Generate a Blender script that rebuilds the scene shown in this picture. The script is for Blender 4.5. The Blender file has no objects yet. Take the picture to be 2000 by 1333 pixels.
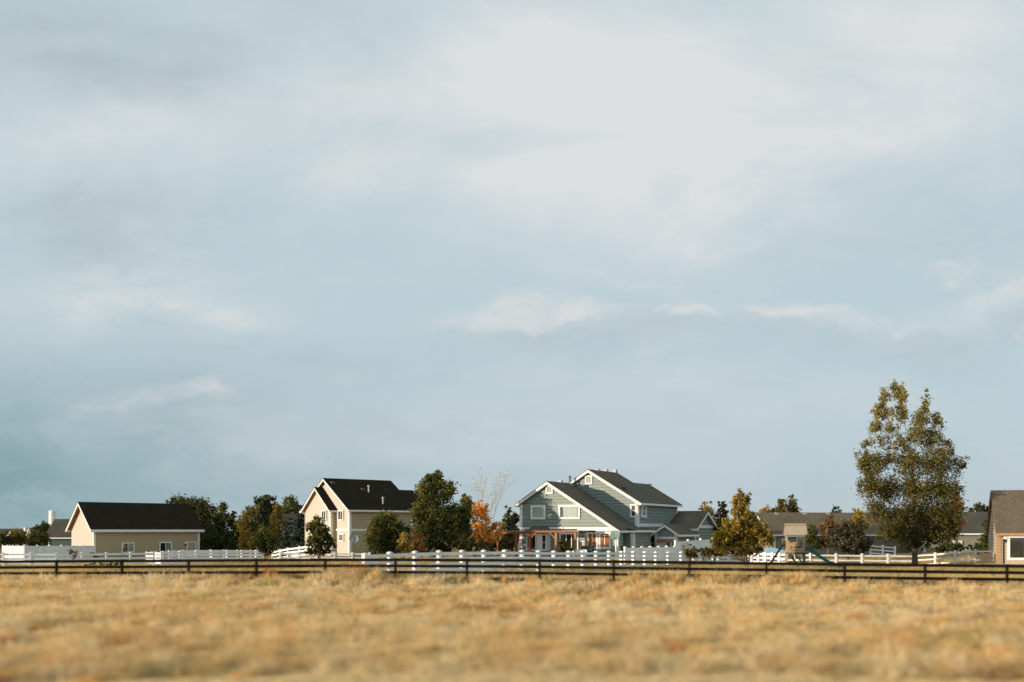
import bpy, math, random
import numpy as np
from mathutils import Vector, Matrix

random.seed(7)
RNG = np.random.default_rng(7)
SC = bpy.context.scene
COL = SC.collection
F = 1944.4          # focal length in photograph pixels (35 mm lens on a 36 mm sensor, 2000 px wide)
CX, HY, CAMZ = 1000.0, 1036.0, 3.0
def rad(d): return math.radians(d)
def P(px, py, Z):
    "world point seen at photograph pixel (px, py) at distance Z"
    return Vector(((px-CX)/F*Z, Z, CAMZ-(py-HY)/F*Z))

# ------------------------------------------------------------------ materials
MATS = {}
def nodes(m):
    m.use_nodes = True
    return m.node_tree.nodes, m.node_tree.links
def new_mat(name):
    m = bpy.data.materials.new(name); N, L = nodes(m)
    return m, N, L, N['Principled BSDF']
def rgba(c): return (c[0], c[1], c[2], 1)
def ramp(N, stops):
    r = N.new('ShaderNodeValToRGB'); e = r.color_ramp.elements
    while len(e) < len(stops): e.new(0.5)
    for k, (p, c) in enumerate(stops):
        e[k].position = p; e[k].color = rgba(c)
    return r
def paint(name, c, rough=.6, var=.12, scale=3.0, spec=.3, stretch=(1, 1, 1)):
    m, N, L, b = new_mat(name)
    tc = N.new('ShaderNodeTexCoord'); mp = N.new('ShaderNodeMapping')
    mp.inputs['Scale'].default_value = stretch
    n = N.new('ShaderNodeTexNoise'); n.inputs['Scale'].default_value = scale; n.inputs['Detail'].default_value = 5
    L.new(tc.outputs['Object'], mp.inputs['Vector']); L.new(mp.outputs['Vector'], n.inputs['Vector'])
    r = ramp(N, [(.25, [x*(1-var) for x in c]), (.75, [min(1, x*(1+var)) for x in c])])
    L.new(n.outputs['Fac'], r.inputs['Fac']); L.new(r.outputs['Color'], b.inputs['Base Color'])
    b.inputs['Roughness'].default_value = rough
    b.inputs['Specular IOR Level'].default_value = spec
    MATS[name] = m; return m
def shingle(name, c, var=.35):
    m, N, L, b = new_mat(name)
    tc = N.new('ShaderNodeTexCoord')
    mp = N.new('ShaderNodeMapping'); mp.inputs['Scale'].default_value = (1.2, 1.2, 4.0)
    n = N.new('ShaderNodeTexNoise'); n.inputs['Scale'].default_value = 3.2; n.inputs['Detail'].default_value = 8; n.inputs['Roughness'].default_value = .75
    L.new(tc.outputs['Object'], mp.inputs['Vector']); L.new(mp.outputs['Vector'], n.inputs['Vector'])
    n2 = N.new('ShaderNodeTexNoise'); n2.inputs['Scale'].default_value = .5; n2.inputs['Detail'].default_value = 3
    L.new(tc.outputs['Object'], n2.inputs['Vector'])
    r = ramp(N, [(.3, [x*(1-var) for x in c]), (.7, [x*(1+var) for x in c])])
    L.new(n.outputs['Fac'], r.inputs['Fac'])
    mx = N.new('ShaderNodeMix'); mx.data_type = 'RGBA'; mx.blend_type = 'MULTIPLY'; mx.inputs['Factor'].default_value = .5
    r2 = ramp(N, [(.3, (.65, .65, .66)), (.7, (1.15, 1.12, 1.08))])
    L.new(n2.outputs['Fac'], r2.inputs['Fac'])
    L.new(r.outputs['Color'], mx.inputs[6]); L.new(r2.outputs['Color'], mx.inputs[7])
    L.new(mx.outputs[2], b.inputs['Base Color'])
    b.inputs['Roughness'].default_value = 1; b.inputs['Specular IOR Level'].default_value = .02
    bp = N.new('ShaderNodeBump'); bp.inputs['Strength'].default_value = .5; bp.inputs['Distance'].default_value = .05
    L.new(n.outputs['Fac'], bp.inputs['Height']); L.new(bp.outputs['Normal'], b.inputs['Normal'])
    MATS[name] = m; return m
def glass(name):
    m, N, L, b = new_mat(name)
    t = N.new('ShaderNodeBsdfTransparent'); t.inputs['Color'].default_value = (.92, .95, .95, 1)
    g = N.new('ShaderNodeBsdfGlossy'); g.inputs['Roughness'].default_value = .03
    mx = N.new('ShaderNodeMixShader'); mx.inputs['Fac'].default_value = .12
    L.new(t.outputs[0], mx.inputs[1]); L.new(g.outputs[0], mx.inputs[2])
    L.new(mx.outputs[0], N['Material Output'].inputs['Surface'])
    MATS[name] = m; return m
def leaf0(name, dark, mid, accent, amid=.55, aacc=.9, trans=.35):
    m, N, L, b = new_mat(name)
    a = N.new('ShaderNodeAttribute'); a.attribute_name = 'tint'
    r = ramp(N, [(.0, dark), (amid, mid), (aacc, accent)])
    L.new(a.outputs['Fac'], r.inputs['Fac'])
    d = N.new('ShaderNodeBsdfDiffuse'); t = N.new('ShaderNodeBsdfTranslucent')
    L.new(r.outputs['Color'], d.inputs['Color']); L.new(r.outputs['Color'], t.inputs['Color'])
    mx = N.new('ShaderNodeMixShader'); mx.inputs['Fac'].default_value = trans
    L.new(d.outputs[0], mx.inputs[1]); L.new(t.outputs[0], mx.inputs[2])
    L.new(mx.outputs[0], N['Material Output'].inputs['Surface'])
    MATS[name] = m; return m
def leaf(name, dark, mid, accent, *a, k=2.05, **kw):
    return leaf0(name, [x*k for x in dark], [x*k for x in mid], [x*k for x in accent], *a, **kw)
def vcol(name, trans=.3):
    m, N, L, b = new_mat(name)
    a = N.new('ShaderNodeAttribute'); a.attribute_name = 'hue'
    d = N.new('ShaderNodeBsdfDiffuse'); t = N.new('ShaderNodeBsdfTranslucent')
    L.new(a.outputs['Color'], d.inputs['Color']); L.new(a.outputs['Color'], t.inputs['Color'])
    mx = N.new('ShaderNodeMixShader'); mx.inputs['Fac'].default_value = trans
    L.new(d.outputs[0], mx.inputs[1]); L.new(t.outputs[0], mx.inputs[2])
    L.new(mx.outputs[0], N['Material Output'].inputs['Surface'])
    MATS[name] = m; return m

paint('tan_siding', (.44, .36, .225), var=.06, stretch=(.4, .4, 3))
paint('cream_siding', (.54, .49, .42), var=.05)  # paler siding: sunlight painted into the tan gables; far houses wear it all round
paint('teal_siding', (.238, .29, .274), var=.10, stretch=(.5, .5, 3))
paint('dark_teal', (.075, .125, .115), var=.08)
paint('grey_siding', (.25, .24, .19), var=.06)
paint('peach_siding', (.50, .415, .31), var=.06)
paint('white_trim', (.78, .77, .74), var=.05, rough=.5)
paint('vinyl', (.82, .82, .82), var=.14, rough=.45, scale=1.6)
paint('brown_soffit', (.32, .15, .06), var=.15)
paint('tan_trim', (.40, .235, .125), var=.1)
paint('cream_soffit', (.50, .42, .32), var=.05)
shingle('roof_black', (.029, .023, .016), .5)
shingle('roof_charcoal', (.13, .113, .09), .6)
shingle('roof_brown', (.165, .132, .092), .5)
shingle('roof_grey', (.10, .09, .074), .3)
paint('interior', (.012, .013, .014), var=.2)
paint('curtain_pale', (.72, .71, .66), var=.25, scale=6, stretch=(6, 6, .3))
paint('curtain_orange', (.75, .27, .05), var=.45, scale=5, stretch=(5, 5, .3))
paint('blind_dark', (.36, .39, .37), var=.2, stretch=(1, 1, 6))
paint('cedar', (.26, .10, .042), var=.3, scale=4)
paint('dark_wood', (.022, .019, .016), var=.35, scale=5)
paint('black_rail', (.013, .0105, .008), var=.6, scale=4, rough=1, spec=.05)
paint('weathered_wood', (.40, .33, .235), var=.22, scale=5, stretch=(.6, .6, 5))
paint('plank_tan', (.40, .27, .16), var=.22, scale=4)
paint('old_shaded_wood', (.12, .10, .08), var=.3)  # deck and ladder wood; also the shade painted on the tower's right side
paint('blue_plastic', (.025, .125, .175), var=.1, rough=.35)
paint('pale_blue', (.36, .52, .60), var=.1)
paint('bark', (.10, .075, .05), var=.4, scale=6)
paint('pale_bark', (.40, .33, .26), var=.2)
paint('metal_grey', (.35, .36, .36), var=.1, rough=.4)
paint('dish_green', (.18, .27, .24), var=.1)
paint('dark_metal', (.03, .032, .034), var=.2, rough=.4)
paint('beige_box', (.46, .40, .33), var=.08)
paint('concrete', (.45, .41, .35), var=.12)
paint('brown_box', (.12, .09, .065), var=.15)
paint('silo_white', (.76, .77, .77), var=.06, stretch=(.2, .2, 4))
paint('lamp_white', (.8, .78, .7), var=.03)
glass('window_glass')
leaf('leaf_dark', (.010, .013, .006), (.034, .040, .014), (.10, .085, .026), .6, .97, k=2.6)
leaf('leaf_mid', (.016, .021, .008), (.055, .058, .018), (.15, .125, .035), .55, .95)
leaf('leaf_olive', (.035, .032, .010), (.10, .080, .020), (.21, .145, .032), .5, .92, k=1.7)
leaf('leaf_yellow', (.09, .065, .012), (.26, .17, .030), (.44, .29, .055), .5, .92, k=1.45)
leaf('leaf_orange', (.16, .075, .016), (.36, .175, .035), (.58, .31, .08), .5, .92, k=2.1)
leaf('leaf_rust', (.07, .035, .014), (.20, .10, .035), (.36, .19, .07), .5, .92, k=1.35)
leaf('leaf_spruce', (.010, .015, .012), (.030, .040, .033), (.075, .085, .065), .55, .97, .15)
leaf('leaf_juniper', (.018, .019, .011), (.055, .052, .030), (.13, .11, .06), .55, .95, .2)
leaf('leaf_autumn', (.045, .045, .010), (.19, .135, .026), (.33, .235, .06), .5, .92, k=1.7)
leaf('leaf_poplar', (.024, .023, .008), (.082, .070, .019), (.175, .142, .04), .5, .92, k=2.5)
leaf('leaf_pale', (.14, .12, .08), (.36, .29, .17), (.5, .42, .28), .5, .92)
vcol('straw_blades', .45)
vcol('weed_blades', .2)

# ------------------------------------------------------------------ mesh builder
class MB:
    def __init__(s): s.v = []; s.f = []
    def add(s, vs, fs):
        o = len(s.v); s.v += [tuple(x) for x in vs]; s.f += [tuple(i+o for i in f) for f in fs]
        return s
    def prism(s, poly, vec):
        n = len(poly); vec = Vector(vec); a = [Vector(p) for p in poly]; b = [p+vec for p in a]
        fs = [tuple(range(n)), tuple(range(2*n-1, n-1, -1))]
        fs += [(i, n+i, n+(i+1) % n, (i+1) % n) for i in range(n)]
        return s.add(a+b, fs)
    def box(s, x0, x1, y0, y1, z0, z1):
        return s.prism([(x0, y0, z0), (x1, y0, z0), (x1, y1, z0), (x0, y1, z0)], (0, 0, z1-z0))
    def beam(s, A, B, w, h):
        A, B = Vector(A), Vector(B); d = (B-A).normalized()
        side = d.cross(Vector((0, 0, 1)))
        if side.length < 1e-3: side = Vector((1, 0, 0))
        side.normalize(); up = side.cross(d).normalized()
        q = [A+side*sx*w/2+up*sz*h/2 for sx, sz in ((-1, -1), (1, -1), (1, 1), (-1, 1))]
        return s.prism(q, B-A)
    def tube(s, pts, rs, seg=7):
        pts = [Vector(p) for p in pts]; vs = []
        for i, p in enumerate(pts):
            d = (pts[min(i+1, len(pts)-1)]-pts[max(i-1, 0)]).normalized()
            a = d.cross(Vector((.31, .95, .07))).normalized(); b = d.cross(a)
            for k in range(seg):
                t = 2*math.pi*k/seg
                vs.append(p+(a*math.cos(t)+b*math.sin(t))*rs[i])
        fs = []
        for i in range(len(pts)-1):
            for k in range(seg):
                fs.append((i*seg+k, i*seg+(k+1) % seg, (i+1)*seg+(k+1) % seg, (i+1)*seg+k))
        fs.append(tuple(range(seg-1, -1, -1))); fs.append(tuple((len(pts)-1)*seg+k for k in range(seg)))
        return s.add(vs, fs)
    def lathe(s, c, prof, seg=24):
        c = Vector(c); vs = []
        for r, z in prof:
            for k in range(seg):
                t = 2*math.pi*k/seg; vs.append(c+Vector((r*math.cos(t), r*math.sin(t), z)))
        fs = []
        for i in range(len(prof)-1):
            for k in range(seg):
                fs.append((i*seg+k, i*seg+(k+1) % seg, (i+1)*seg+(k+1) % seg, (i+1)*seg+k))
        fs.append(tuple(range(seg-1, -1, -1))); fs.append(tuple((len(prof)-1)*seg+k for k in range(seg)))
        return s.add(vs, fs)
    def build(s, name, mat, parent=None, label=None):
        me = bpy.data.meshes.new(name); me.from_pydata(s.v, [], s.f); me.update()
        me.materials.append(MATS[mat] if isinstance(mat, str) else mat)
        o = bpy.data.objects.new(name, me); COL.objects.link(o)
        if parent: o.parent = parent
        if label: o['label'] = label
        return o
def tag(o, label, cat, group=None, kind=None):
    o['label'] = label; o['category'] = cat
    if group: o['group'] = group
    if kind: o['kind'] = kind
    return o
def thing(name, label, cat, loc=(0, 0, 0), rz=0, group=None):
    o = bpy.data.objects.new(name, None); COL.objects.link(o)
    o.location = loc; o.rotation_euler = (0, 0, rz); o.empty_display_size = .3
    tag(o, label, cat, group); o['_rz'] = rz
    return o

# ground heights: every thing that stands on the ground adds a control point
CTRL = []
def ctl(x, y, g, w=1.0): CTRL.append((x, y, g, w))
def ground(x, y):
    x = np.asarray(x, float); y = np.asarray(y, float)
    num = np.zeros_like(x); den = np.zeros_like(x)
    for cx, cy, g, w in CTRL:
        d2 = (x-cx)**2+(y-cy)**2
        k = w/(d2+9.0)**1.6
        num += k*g; den += k
    return num/den
GRID = {}
def gfast(x, y):
    if not GRID:
        gx = np.arange(-130, 131, 1.0); gy = np.arange(0, 191, 1.0); A, B = np.meshgrid(gx, gy); GRID['z'] = ground(A, B)
    z = GRID['z']; u = np.clip(np.asarray(x)+130, 0, 259.99); v = np.clip(np.asarray(y), 0, 189.99)
    i, j = u.astype(int), v.astype(int); a, b = u-i, v-j
    return (z[j, i]*(1-a)+z[j, i+1]*a)*(1-b)+(z[j+1, i]*(1-a)+z[j+1, i+1]*a)*b
for x in range(-60, 61, 8):
    for y in (-15, -5, 5, 15, 22, 29, 36, 43, 49): ctl(x, y, 0)
for a in range(0, 360, 12):
    for r in (260, 420): ctl(r*math.cos(rad(a)), 90+r*math.sin(rad(a)), -.6, 8)

# ------------------------------------------------------------------ house kit
class Wall:
    "vertical wall from p0 to p1 (local xy); outward side is on the right of p0->p1"
    def __init__(s, root, p0, p1):
        s.root = root; s.p0 = Vector((p0[0], p0[1], 0)); s.p1 = Vector((p1[0], p1[1], 0))
        s.d = (s.p1-s.p0).normalized(); s.len = (s.p1-s.p0).length
        s.n = Vector((s.d.y, -s.d.x, 0))
        s.M = Matrix.Translation(root.location) @ Matrix.Rotation(root['_rz'], 4, 'Z')
    def pt(s, u, z, o=0): return s.p0+s.d*u+s.n*o+Vector((0, 0, z))
    def uz(s, px, py):
        inv = s.M.inverted()
        c = inv @ Vector((0, 0, CAMZ)); q = inv @ P(px, py, 100.0); d = q-c
        t = (s.p0-c).dot(s.n)/d.dot(s.n); h = c+d*t
        return (h-s.p0).dot(s.d), h.z
    def wbox(s, mb, u0, u1, z0, z1, o0, o1):
        return mb.prism([s.pt(u0, z0, o0), s.pt(u1, z0, o0), s.pt(u1, z1, o0), s.pt(u0, z1, o0)], s.n*(o1-o0))
def clip(poly, z0, z1):
    def half(poly, zc, keep):
        out = []
        for i in range(len(poly)):
            a, b = poly[i], poly[(i+1) % len(poly)]
            ia, ib = keep*(a[1]-zc) >= 0, keep*(b[1]-zc) >= 0
            if ia: out.append(a)
            if ia != ib:
                t = (zc-a[1])/(b[1]-a[1]); out.append((a[0]+t*(b[0]-a[0]), zc))
        return out
    p = half(poly, z0, 1)
    return half(p, z1, -1) if len(p) > 2 else []
SIDING_GAP = [.035]
def siding(W, mb, poly, course=.33, lap=.085, gap=None):
    "bevelled boards with a recessed joint under each course"
    gap = gap or SIDING_GAP[0]
    zs = [p[1] for p in poly]; z = min(zs)
    def span(q, zz):
        b = [p for p in q if abs(p[1]-zz) < 1e-5]
        return (min(p[0] for p in b), max(p[0] for p in b)) if len(b) >= 2 else None
    while z < max(zs)-1e-4:
        zt = min(z+course, max(zs)); zg = min(z+gap, zt)
        g = clip(poly, z, zg)
        if len(g) > 2: mb.add([W.pt(u, zz, .0) for u, zz in g], [tuple(range(len(g)))])
        q = clip(poly, zg, zt) if zt-zg > 1e-4 else []
        if len(q) > 2:
            mb.add([W.pt(u, zz, lap) for u, zz in q], [tuple(range(len(q)))])
            for zz in (zg, zt):
                sp = span(q, zz)
                if sp: mb.add([W.pt(sp[0], zz, 0), W.pt(sp[1], zz, 0), W.pt(sp[1], zz, lap), W.pt(sp[0], zz, lap)], [(0, 1, 2, 3)])
        z = zt
def plain(W, mb, poly):
    mb.add([W.pt(u, z, .02) for u, z in poly], [tuple(range(len(poly)))])
def window(W, r, split=1, curtain=None, hsplit=False, fw=.13, trim='white_trim', px=True, name='window'):
    "r = pixel rectangle of the outer frame (or local u,z rectangle)"
    if px:
        u0, _ = W.uz(r[0], (r[1]+r[3])/2); u1, _ = W.uz(r[2], (r[1]+r[3])/2)
        mid = (r[0]+r[2])/2; z1 = W.uz(mid, r[1])[1]; z0 = W.uz(mid, r[3])[1]
        if u0 > u1: u0, u1 = u1, u0
    else: u0, z0, u1, z1 = r
    f = MB()
    W.wbox(f, u0, u1, z0, z0+fw, .0, .19); W.wbox(f, u0-.03, u1+.03, z1-fw, z1, .0, .195)
    W.wbox(f, u0, u0+fw, z0+fw, z1-fw, .0, .188); W.wbox(f, u1-fw, u1, z0+fw, z1-fw, .0, .188)
    fo = f.build(name, trim, W.root)
    a0, a1, b0, b1 = u0+fw, u1-fw, z0+fw, z1-fw
    m = MB()
    for k in range(1, split):
        c = a0+(a1-a0)*k/split; W.wbox(m, c-.035, c+.035, b0, b1, .10, .175)
    if hsplit: c = (b0+b1)/2; W.wbox(m, a0, a1, c-.035, c+.035, .10, .172)
    if m.v: m.build('mullion', trim, fo)
    i = MB(); W.wbox(i, a0, a1, b0, b1, .09, .10); i.build('interior', 'interior', fo)
    if curtain:
        c = MB(); n = 26
        spans = {'pale': [(.0, 1.)], 'part': [(.0, .16), (.62, 1.)], 'half': [(.5, 1.)], 'orange': [(.0, .47), (.53, 1.)], 'right': [(.15, .95)]}[curtain]
        for s0, s1 in spans:
            us = [a0+(a1-a0)*(s0+(s1-s0)*k/n) for k in range(n+1)]
            os_ = [.117+.012*math.sin(k*1.9) for k in range(n+1)]
            c.add([W.pt(u, b0, o) for u, o in zip(us, os_)]+[W.pt(u, b1, o) for u, o in zip(us, os_)],
                  [(k, k+1, n+2+k, n+1+k) for k in range(n)])
        c.build('curtain', 'curtain_orange' if curtain == 'orange' else ('blind_dark' if curtain == 'half' else 'curtain_pale'), fo)
    g = MB(); W.wbox(g, a0, a1, b0, b1, .137, .143); g.build('pane', 'window_glass', fo)
    return fo
def corner_board(root, x, y, z0, z1, nx, ny, w=.16, mat='white_trim'):
    "L-shaped board round an outside corner; nx, ny = outward signs of the two faces"
    m = MB(); t = .125
    xs = sorted((x+nx*t, x-nx*w)); ys = sorted((y+ny*.09, y+ny*t)); m.box(xs[0], xs[1], ys[0], ys[1], z0, z1)
    xs = sorted((x+nx*.09, x+nx*t)); ys = sorted((y-ny*w, y+ny*.09)); m.box(xs[0], xs[1], ys[0], ys[1], z0, z1)
    return m.build('corner_board', mat, root)
def gable_roof(root, axis, a0, a1, c, left, right, zr, sl, mat, soffit='cream_soffit', trim='white_trim',
               rakes=(1, 1), eaves=(1, 1), rake_h=.26, name='roof', slr=None, gut=.20):
    slr = slr or sl
    def L(a, x, z): return (a, x, z) if axis == 'x' else (x, a, z)
    zl, zrt = zr-sl*(c-left), zr-slr*(right-c)
    top, deck = MB(), MB()
    for e, z in ((left, zl), (right, zrt)):
        k = 1 if e > c else -1
        top.prism([L(a0-.08, c, zr), L(a1+.08, c, zr), L(a1+.08, e+k*.06, z-.03), L(a0-.08, e+k*.06, z-.03)], (0, 0, -.06))
        deck.prism([L(a0, c, zr-.063), L(a1, c, zr-.063), L(a1, e, z-.063), L(a0, e, z-.063)], (0, 0, -.09))
    ro = top.build(name, mat, root); deck.build('soffit', soffit, root)
    for on, a, dv in ((rakes[0], a0-.055, .052), (rakes[1], a1+.003, .052)):
        if not on: continue
        for e, z in ((left, zl), (right, zrt)):
            q = [L(a, c, zr-.064), L(a, e, z-.064), L(a, e, z-.064-rake_h), L(a, c, zr-.064-rake_h)]
            rk = MB(); rk.prism(q, L(dv, 0, 0) if axis == 'x' else (0, dv, 0)); rk.build('rake_trim', trim, root)
    for on, e, z in ((eaves[0], left, zl), (eaves[1], right, zrt)):
        if not on: continue
        k = 1 if e > c else -1
        g = MB(); lo, hi = sorted((e+k*.003, e+k*.12))
        g.prism([L(a0-.06, lo, z-.10), L(a1+.06, lo, z-.10), L(a1+.06, hi, z-.10), L(a0-.06, hi, z-.10)], (0, 0, -gut))
        g.build('gutter', trim, root)
    return ro
def roof_vent(root, p, kind='cap', mat='metal_grey'):
    m = MB(); x, y, z = p
    if kind == 'cap': m.prism([(x-.22, y-.22, z-.25), (x+.22, y-.22, z-.25), (x+.22, y+.22, z-.25), (x-.22, y+.22, z-.25)], (0, 0, .38))
    else:
        m.lathe((x, y, z-.4), [(.09, 0), (.09, 1.05), (.15, 1.06), (.15, 1.2), (.02, 1.25)], 10)
    return m.build('roof_vent', mat, root)
def gable_house(name, label, px, Z, base_py, r, Ln, W, eave, slope, wallmat, roofmat, trim='white_trim', soffit='cream_soffit',
                oh=.4, lap=True, gwall=None, base=None, group=None, course=.3, ohg=None, rake_h=.26, gut=.2):
    g = P(px, base_py, Z).z
    root = thing(name, label, 'house', (P(px, base_py, Z).x, Z, g), rad(r), group)
    wx, wy = math.cos(rad(r)), math.sin(rad(r))
    for u in (0, .5, 1):
        for v in (0, 1):
            ctl(root.location.x+wx*Ln*u-wy*W*v, Z+wy*Ln*u+wx*W*v, g, 2)
    zr = eave+slope*W/2
    walls = {}
    front = Wall(root, (0, 0), (Ln, 0)); right = Wall(root, (Ln, 0), (Ln, W)); back = Wall(root, (Ln, W), (0, W)); left = Wall(root, (0, W), (0, 0))
    for Wl, gb in ((front, 0), (back, 0), (left, 1), (right, 1)):
        poly = [(0, -.8), (Wl.len, -.8), (Wl.len, eave)]+([(Wl.len/2, zr-.02)] if gb else [])+[(0, eave)]
        m = MB()
        if lap and not (gb and gwall): siding(Wl, m, poly, course)
        else: plain(Wl, m, poly)
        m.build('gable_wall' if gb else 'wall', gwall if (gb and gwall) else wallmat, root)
    ohg = ohg or oh
    gable_roof(root, 'x', -ohg, Ln+ohg, W/2, -oh, W+oh, zr+.2, slope, roofmat, soffit, trim, rake_h=rake_h, gut=gut)
    for x, y, nx, ny in ((0, 0, -1, -1), (Ln, 0, 1, -1)):
        corner_board(root, x, y, -.6, eave-.06, nx, ny, mat=trim)
    return root, dict(front=front, left=left, right=right, back=back), zr

# ------------------------------------------------------------------ barn on the left
barn, bw, bzr = gable_house('outbuilding', 'long tan outbuilding with black roof and gable end coloured sunlit cream at the left', 184, 130, 1089, 43, 14.4, 8.2, 3.85, .80,
                  'tan_siding', 'roof_black', soffit='brown_soffit', gwall='cream_siding', oh=.40, course=.30, ohg=.58, rake_h=.40, gut=.34)  # gable ends get the paler siding, sunlight put into their colour
barn['category'] = 'outbuilding'
window(bw['front'], (237, 1060, 261.5, 1080), 2, 'half'); window(bw['front'], (310.5, 1059, 335, 1078.5), 2, 'half')
def door(Wl, r, mat, trim='white_trim', fw=.12, knob=True, zb=None):
    u0, _ = Wl.uz(r[0], r[1]); u1, _ = Wl.uz(r[2], r[1]); z1 = Wl.uz((r[0]+r[2])/2, r[1])[1]
    z0 = zb if zb is not None else Wl.uz((r[0]+r[2])/2, r[3])[1]
    f = MB(); Wl.wbox(f, u0, u0+fw, z0, z1-fw, .0, .16); Wl.wbox(f, u1-fw, u1, z0, z1-fw, .0, .16); Wl.wbox(f, u0-.02, u1+.02, z1-fw, z1, .0, .165)
    d = MB(); Wl.wbox(d, u0+fw, u1-fw, z0, z1-fw, .0, .115)
    do = d.build('door', mat, Wl.root); f.build('door_frame', trim, do)
    if knob:
        k = MB(); Wl.wbox(k, u0+fw+.06, u0+fw+.13, z0+.98, z0+1.05, .116, .17); k.build('handle', 'metal_grey', do)
    return do
door(bw['front'], (364, 1058.5, 383, 1089), 'tan_siding', zb=.0)
def wall_lamp(Wl, px, py):
    u, z = Wl.uz(px, py); m = MB(); Wl.wbox(m, u-.1, u+.1, z-.28, z-.02, .02, .2)
    o = m.build('wall_lamp', 'dark_metal', Wl.root); g = MB(); Wl.wbox(g, u-.14, u+.14, z-.02, z+.2, .02, .24); g.build('lamp_shade', 'lamp_white', o)
wall_lamp(bw['front'], 361.5, 1062)

# teal shed behind it
shed, sw, _ = gable_house('teal_shed', 'small dark teal house half hidden behind the tan outbuilding', 95, 152, 1090, 4, 9, 7.5, 3.3, .66, 'dark_teal', 'roof_grey', lap=False, oh=.45)

# ------------------------------------------------------------------ two-storey cream house
g2 = .18
H2 = thing('cream_house', 'two storey tan house with gable end coloured sunlit cream, black roof, beside the big dark green tree', 'house', (P(683, 1000, 112).x, 112, g2), rad(40))
for a in (0, 4, 9):
    for b in (0, 5, 10):
        w = Matrix.Rotation(rad(40), 4, 'Z') @ Vector((a, b, 0)); ctl(H2.location.x+w.x, 112+w.y, g2, 2)
L2, W2, E2, S2 = 8.3, 10.4, 5.32, .655
zr2 = E2+S2*W2/2
fr2 = Wall(H2, (0, 0), (L2, 0)); lf2 = Wall(H2, (0, W2), (0, 0)); bk2 = Wall(H2, (L2, W2), (0, W2)); rt2 = Wall(H2, (L2, 0), (L2, W2))
m = MB(); siding(fr2, m, [(0, -.6), (L2, -.6), (L2, E2), (0, E2)]); plain(bk2, m, [(0, -.6), (L2, -.6), (L2, E2), (0, E2)])
siding(rt2, m, [(0, -.6), (W2, -.6), (W2, E2), (W2/2, zr2), (0, E2)]); m.build('wall', 'tan_siding', H2)
m = MB(); plain(lf2, m, [(0, -.6), (W2, -.6), (W2, E2), (W2/2, zr2), (0, E2)]); m.build('gable_wall', 'cream_siding', H2)  # sun-facing gable painted paler than the tan walls in shade
gable_roof(H2, 'x', -.42, L2+.5, W2/2, -.42, W2+.42, zr2+.16, S2, 'roof_black', 'brown_soffit')
# rear extension with the lower ridge
xe = 11.6; m = MB(); e0, e1 = 1.7, 8.7; ze = zr2-1.1
f = Wall(H2, (L2, e0), (xe, e0)); r_ = Wall(H2, (xe, e0), (xe, e1)); b_ = Wall(H2, (xe, e1), (L2, e1)); eh = ze-.655*3.5
siding(f, m, [(0, -.6), (f.len, -.6), (f.len, eh), (0, eh)]); plain(b_, m, [(0, -.6), (f.len, -.6), (f.len, eh), (0, eh)])
siding(r_, m, [(0, -.6), (7, -.6), (7, eh), (3.5, ze), (0, eh)]); m.build('wall', 'tan_siding', H2)
gable_roof(H2, 'x', L2+.6, xe+.4, 5.2, e0-.4, e1+.4, ze+.16, S2, 'roof_black', rakes=(0, 1))
# bay on the gable end
by0, by1, bx = 3.07, 9.0, .65; bc = (by0+by1)/2; bs = .80; bz = E2+bs*(by1-by0)/2
bl = Wall(H2, (-bx, by1), (-bx, by0)); bf = Wall(H2, (-bx, by0), (0, by0)); bb = Wall(H2, (0, by1), (-bx, by1))
m = MB(); plain(bl, m, [(0, -.6), (bl.len, -.6), (bl.len, E2), (bl.len/2, bz), (0, E2)]); m.build('bay_wall', 'cream_siding', H2)  # bay face also carries the painted-in sunlight
for q in (bf, bb):
    m = MB(); siding(q, m, [(0, -.6), (bx, -.6), (bx, E2), (0, E2)]); m.build('bay_side_wall', 'tan_siding', H2)  # bay sides keep the darker tan as their shaded colour
gable_roof(H2, 'x', -bx-.42, -.02, bc, by0-.38, by1+.38, bz+.16, bs, 'roof_black', 'brown_soffit', rakes=(1, 0), name='bay_roof')
corner_board(H2, 0, 0, -.6, E2-.05, -1, -1); corner_board(H2, L2, 0, -.6, E2-.05, 1, -1); corner_board(H2, -bx, by0, -.6, E2-.05, -1, -1)
m = MB(); zb = 2.72
fr2.wbox(m, .18, L2-.18, zb, zb+.26, .03, .12); lf2.wbox(m, W2-by0+.03, W2-.18, zb, zb+.26, .03, .122); m.build('band_trim', 'white_trim', H2)
window(lf2, (662, 997, 672.5, 1017), 2, None); window(lf2, (664, 1042.5, 673, 1058), 2, None)
window(bl, (630, 997, 639.5, 1017), 2, None); window(bl, (612, 1042, 622, 1059), 2, None)
def on_roof2(px, py):
    inv = (Matrix.Translation(H2.location) @ Matrix.Rotation(rad(40), 4, 'Z')).inverted()
    c = inv @ Vector((0, 0, CAMZ)); d = (inv @ P(px, py, 100))-c
    n = Vector((0, -S2, 1)); p0 = Vector((0, W2/2, zr2+.16)); t = (p0-c).dot(n)/d.dot(n); return c+d*t
roof_vent(H2, on_roof2(720, 962), 'pipe', 'beige_box'); roof_vent(H2, on_roof2(708, 956), mat='brown_box'); roof_vent(H2, on_roof2(748, 985), 'pipe', 'beige_box'); roof_vent(H2, on_roof2(649, 943), mat='brown_box')

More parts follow.
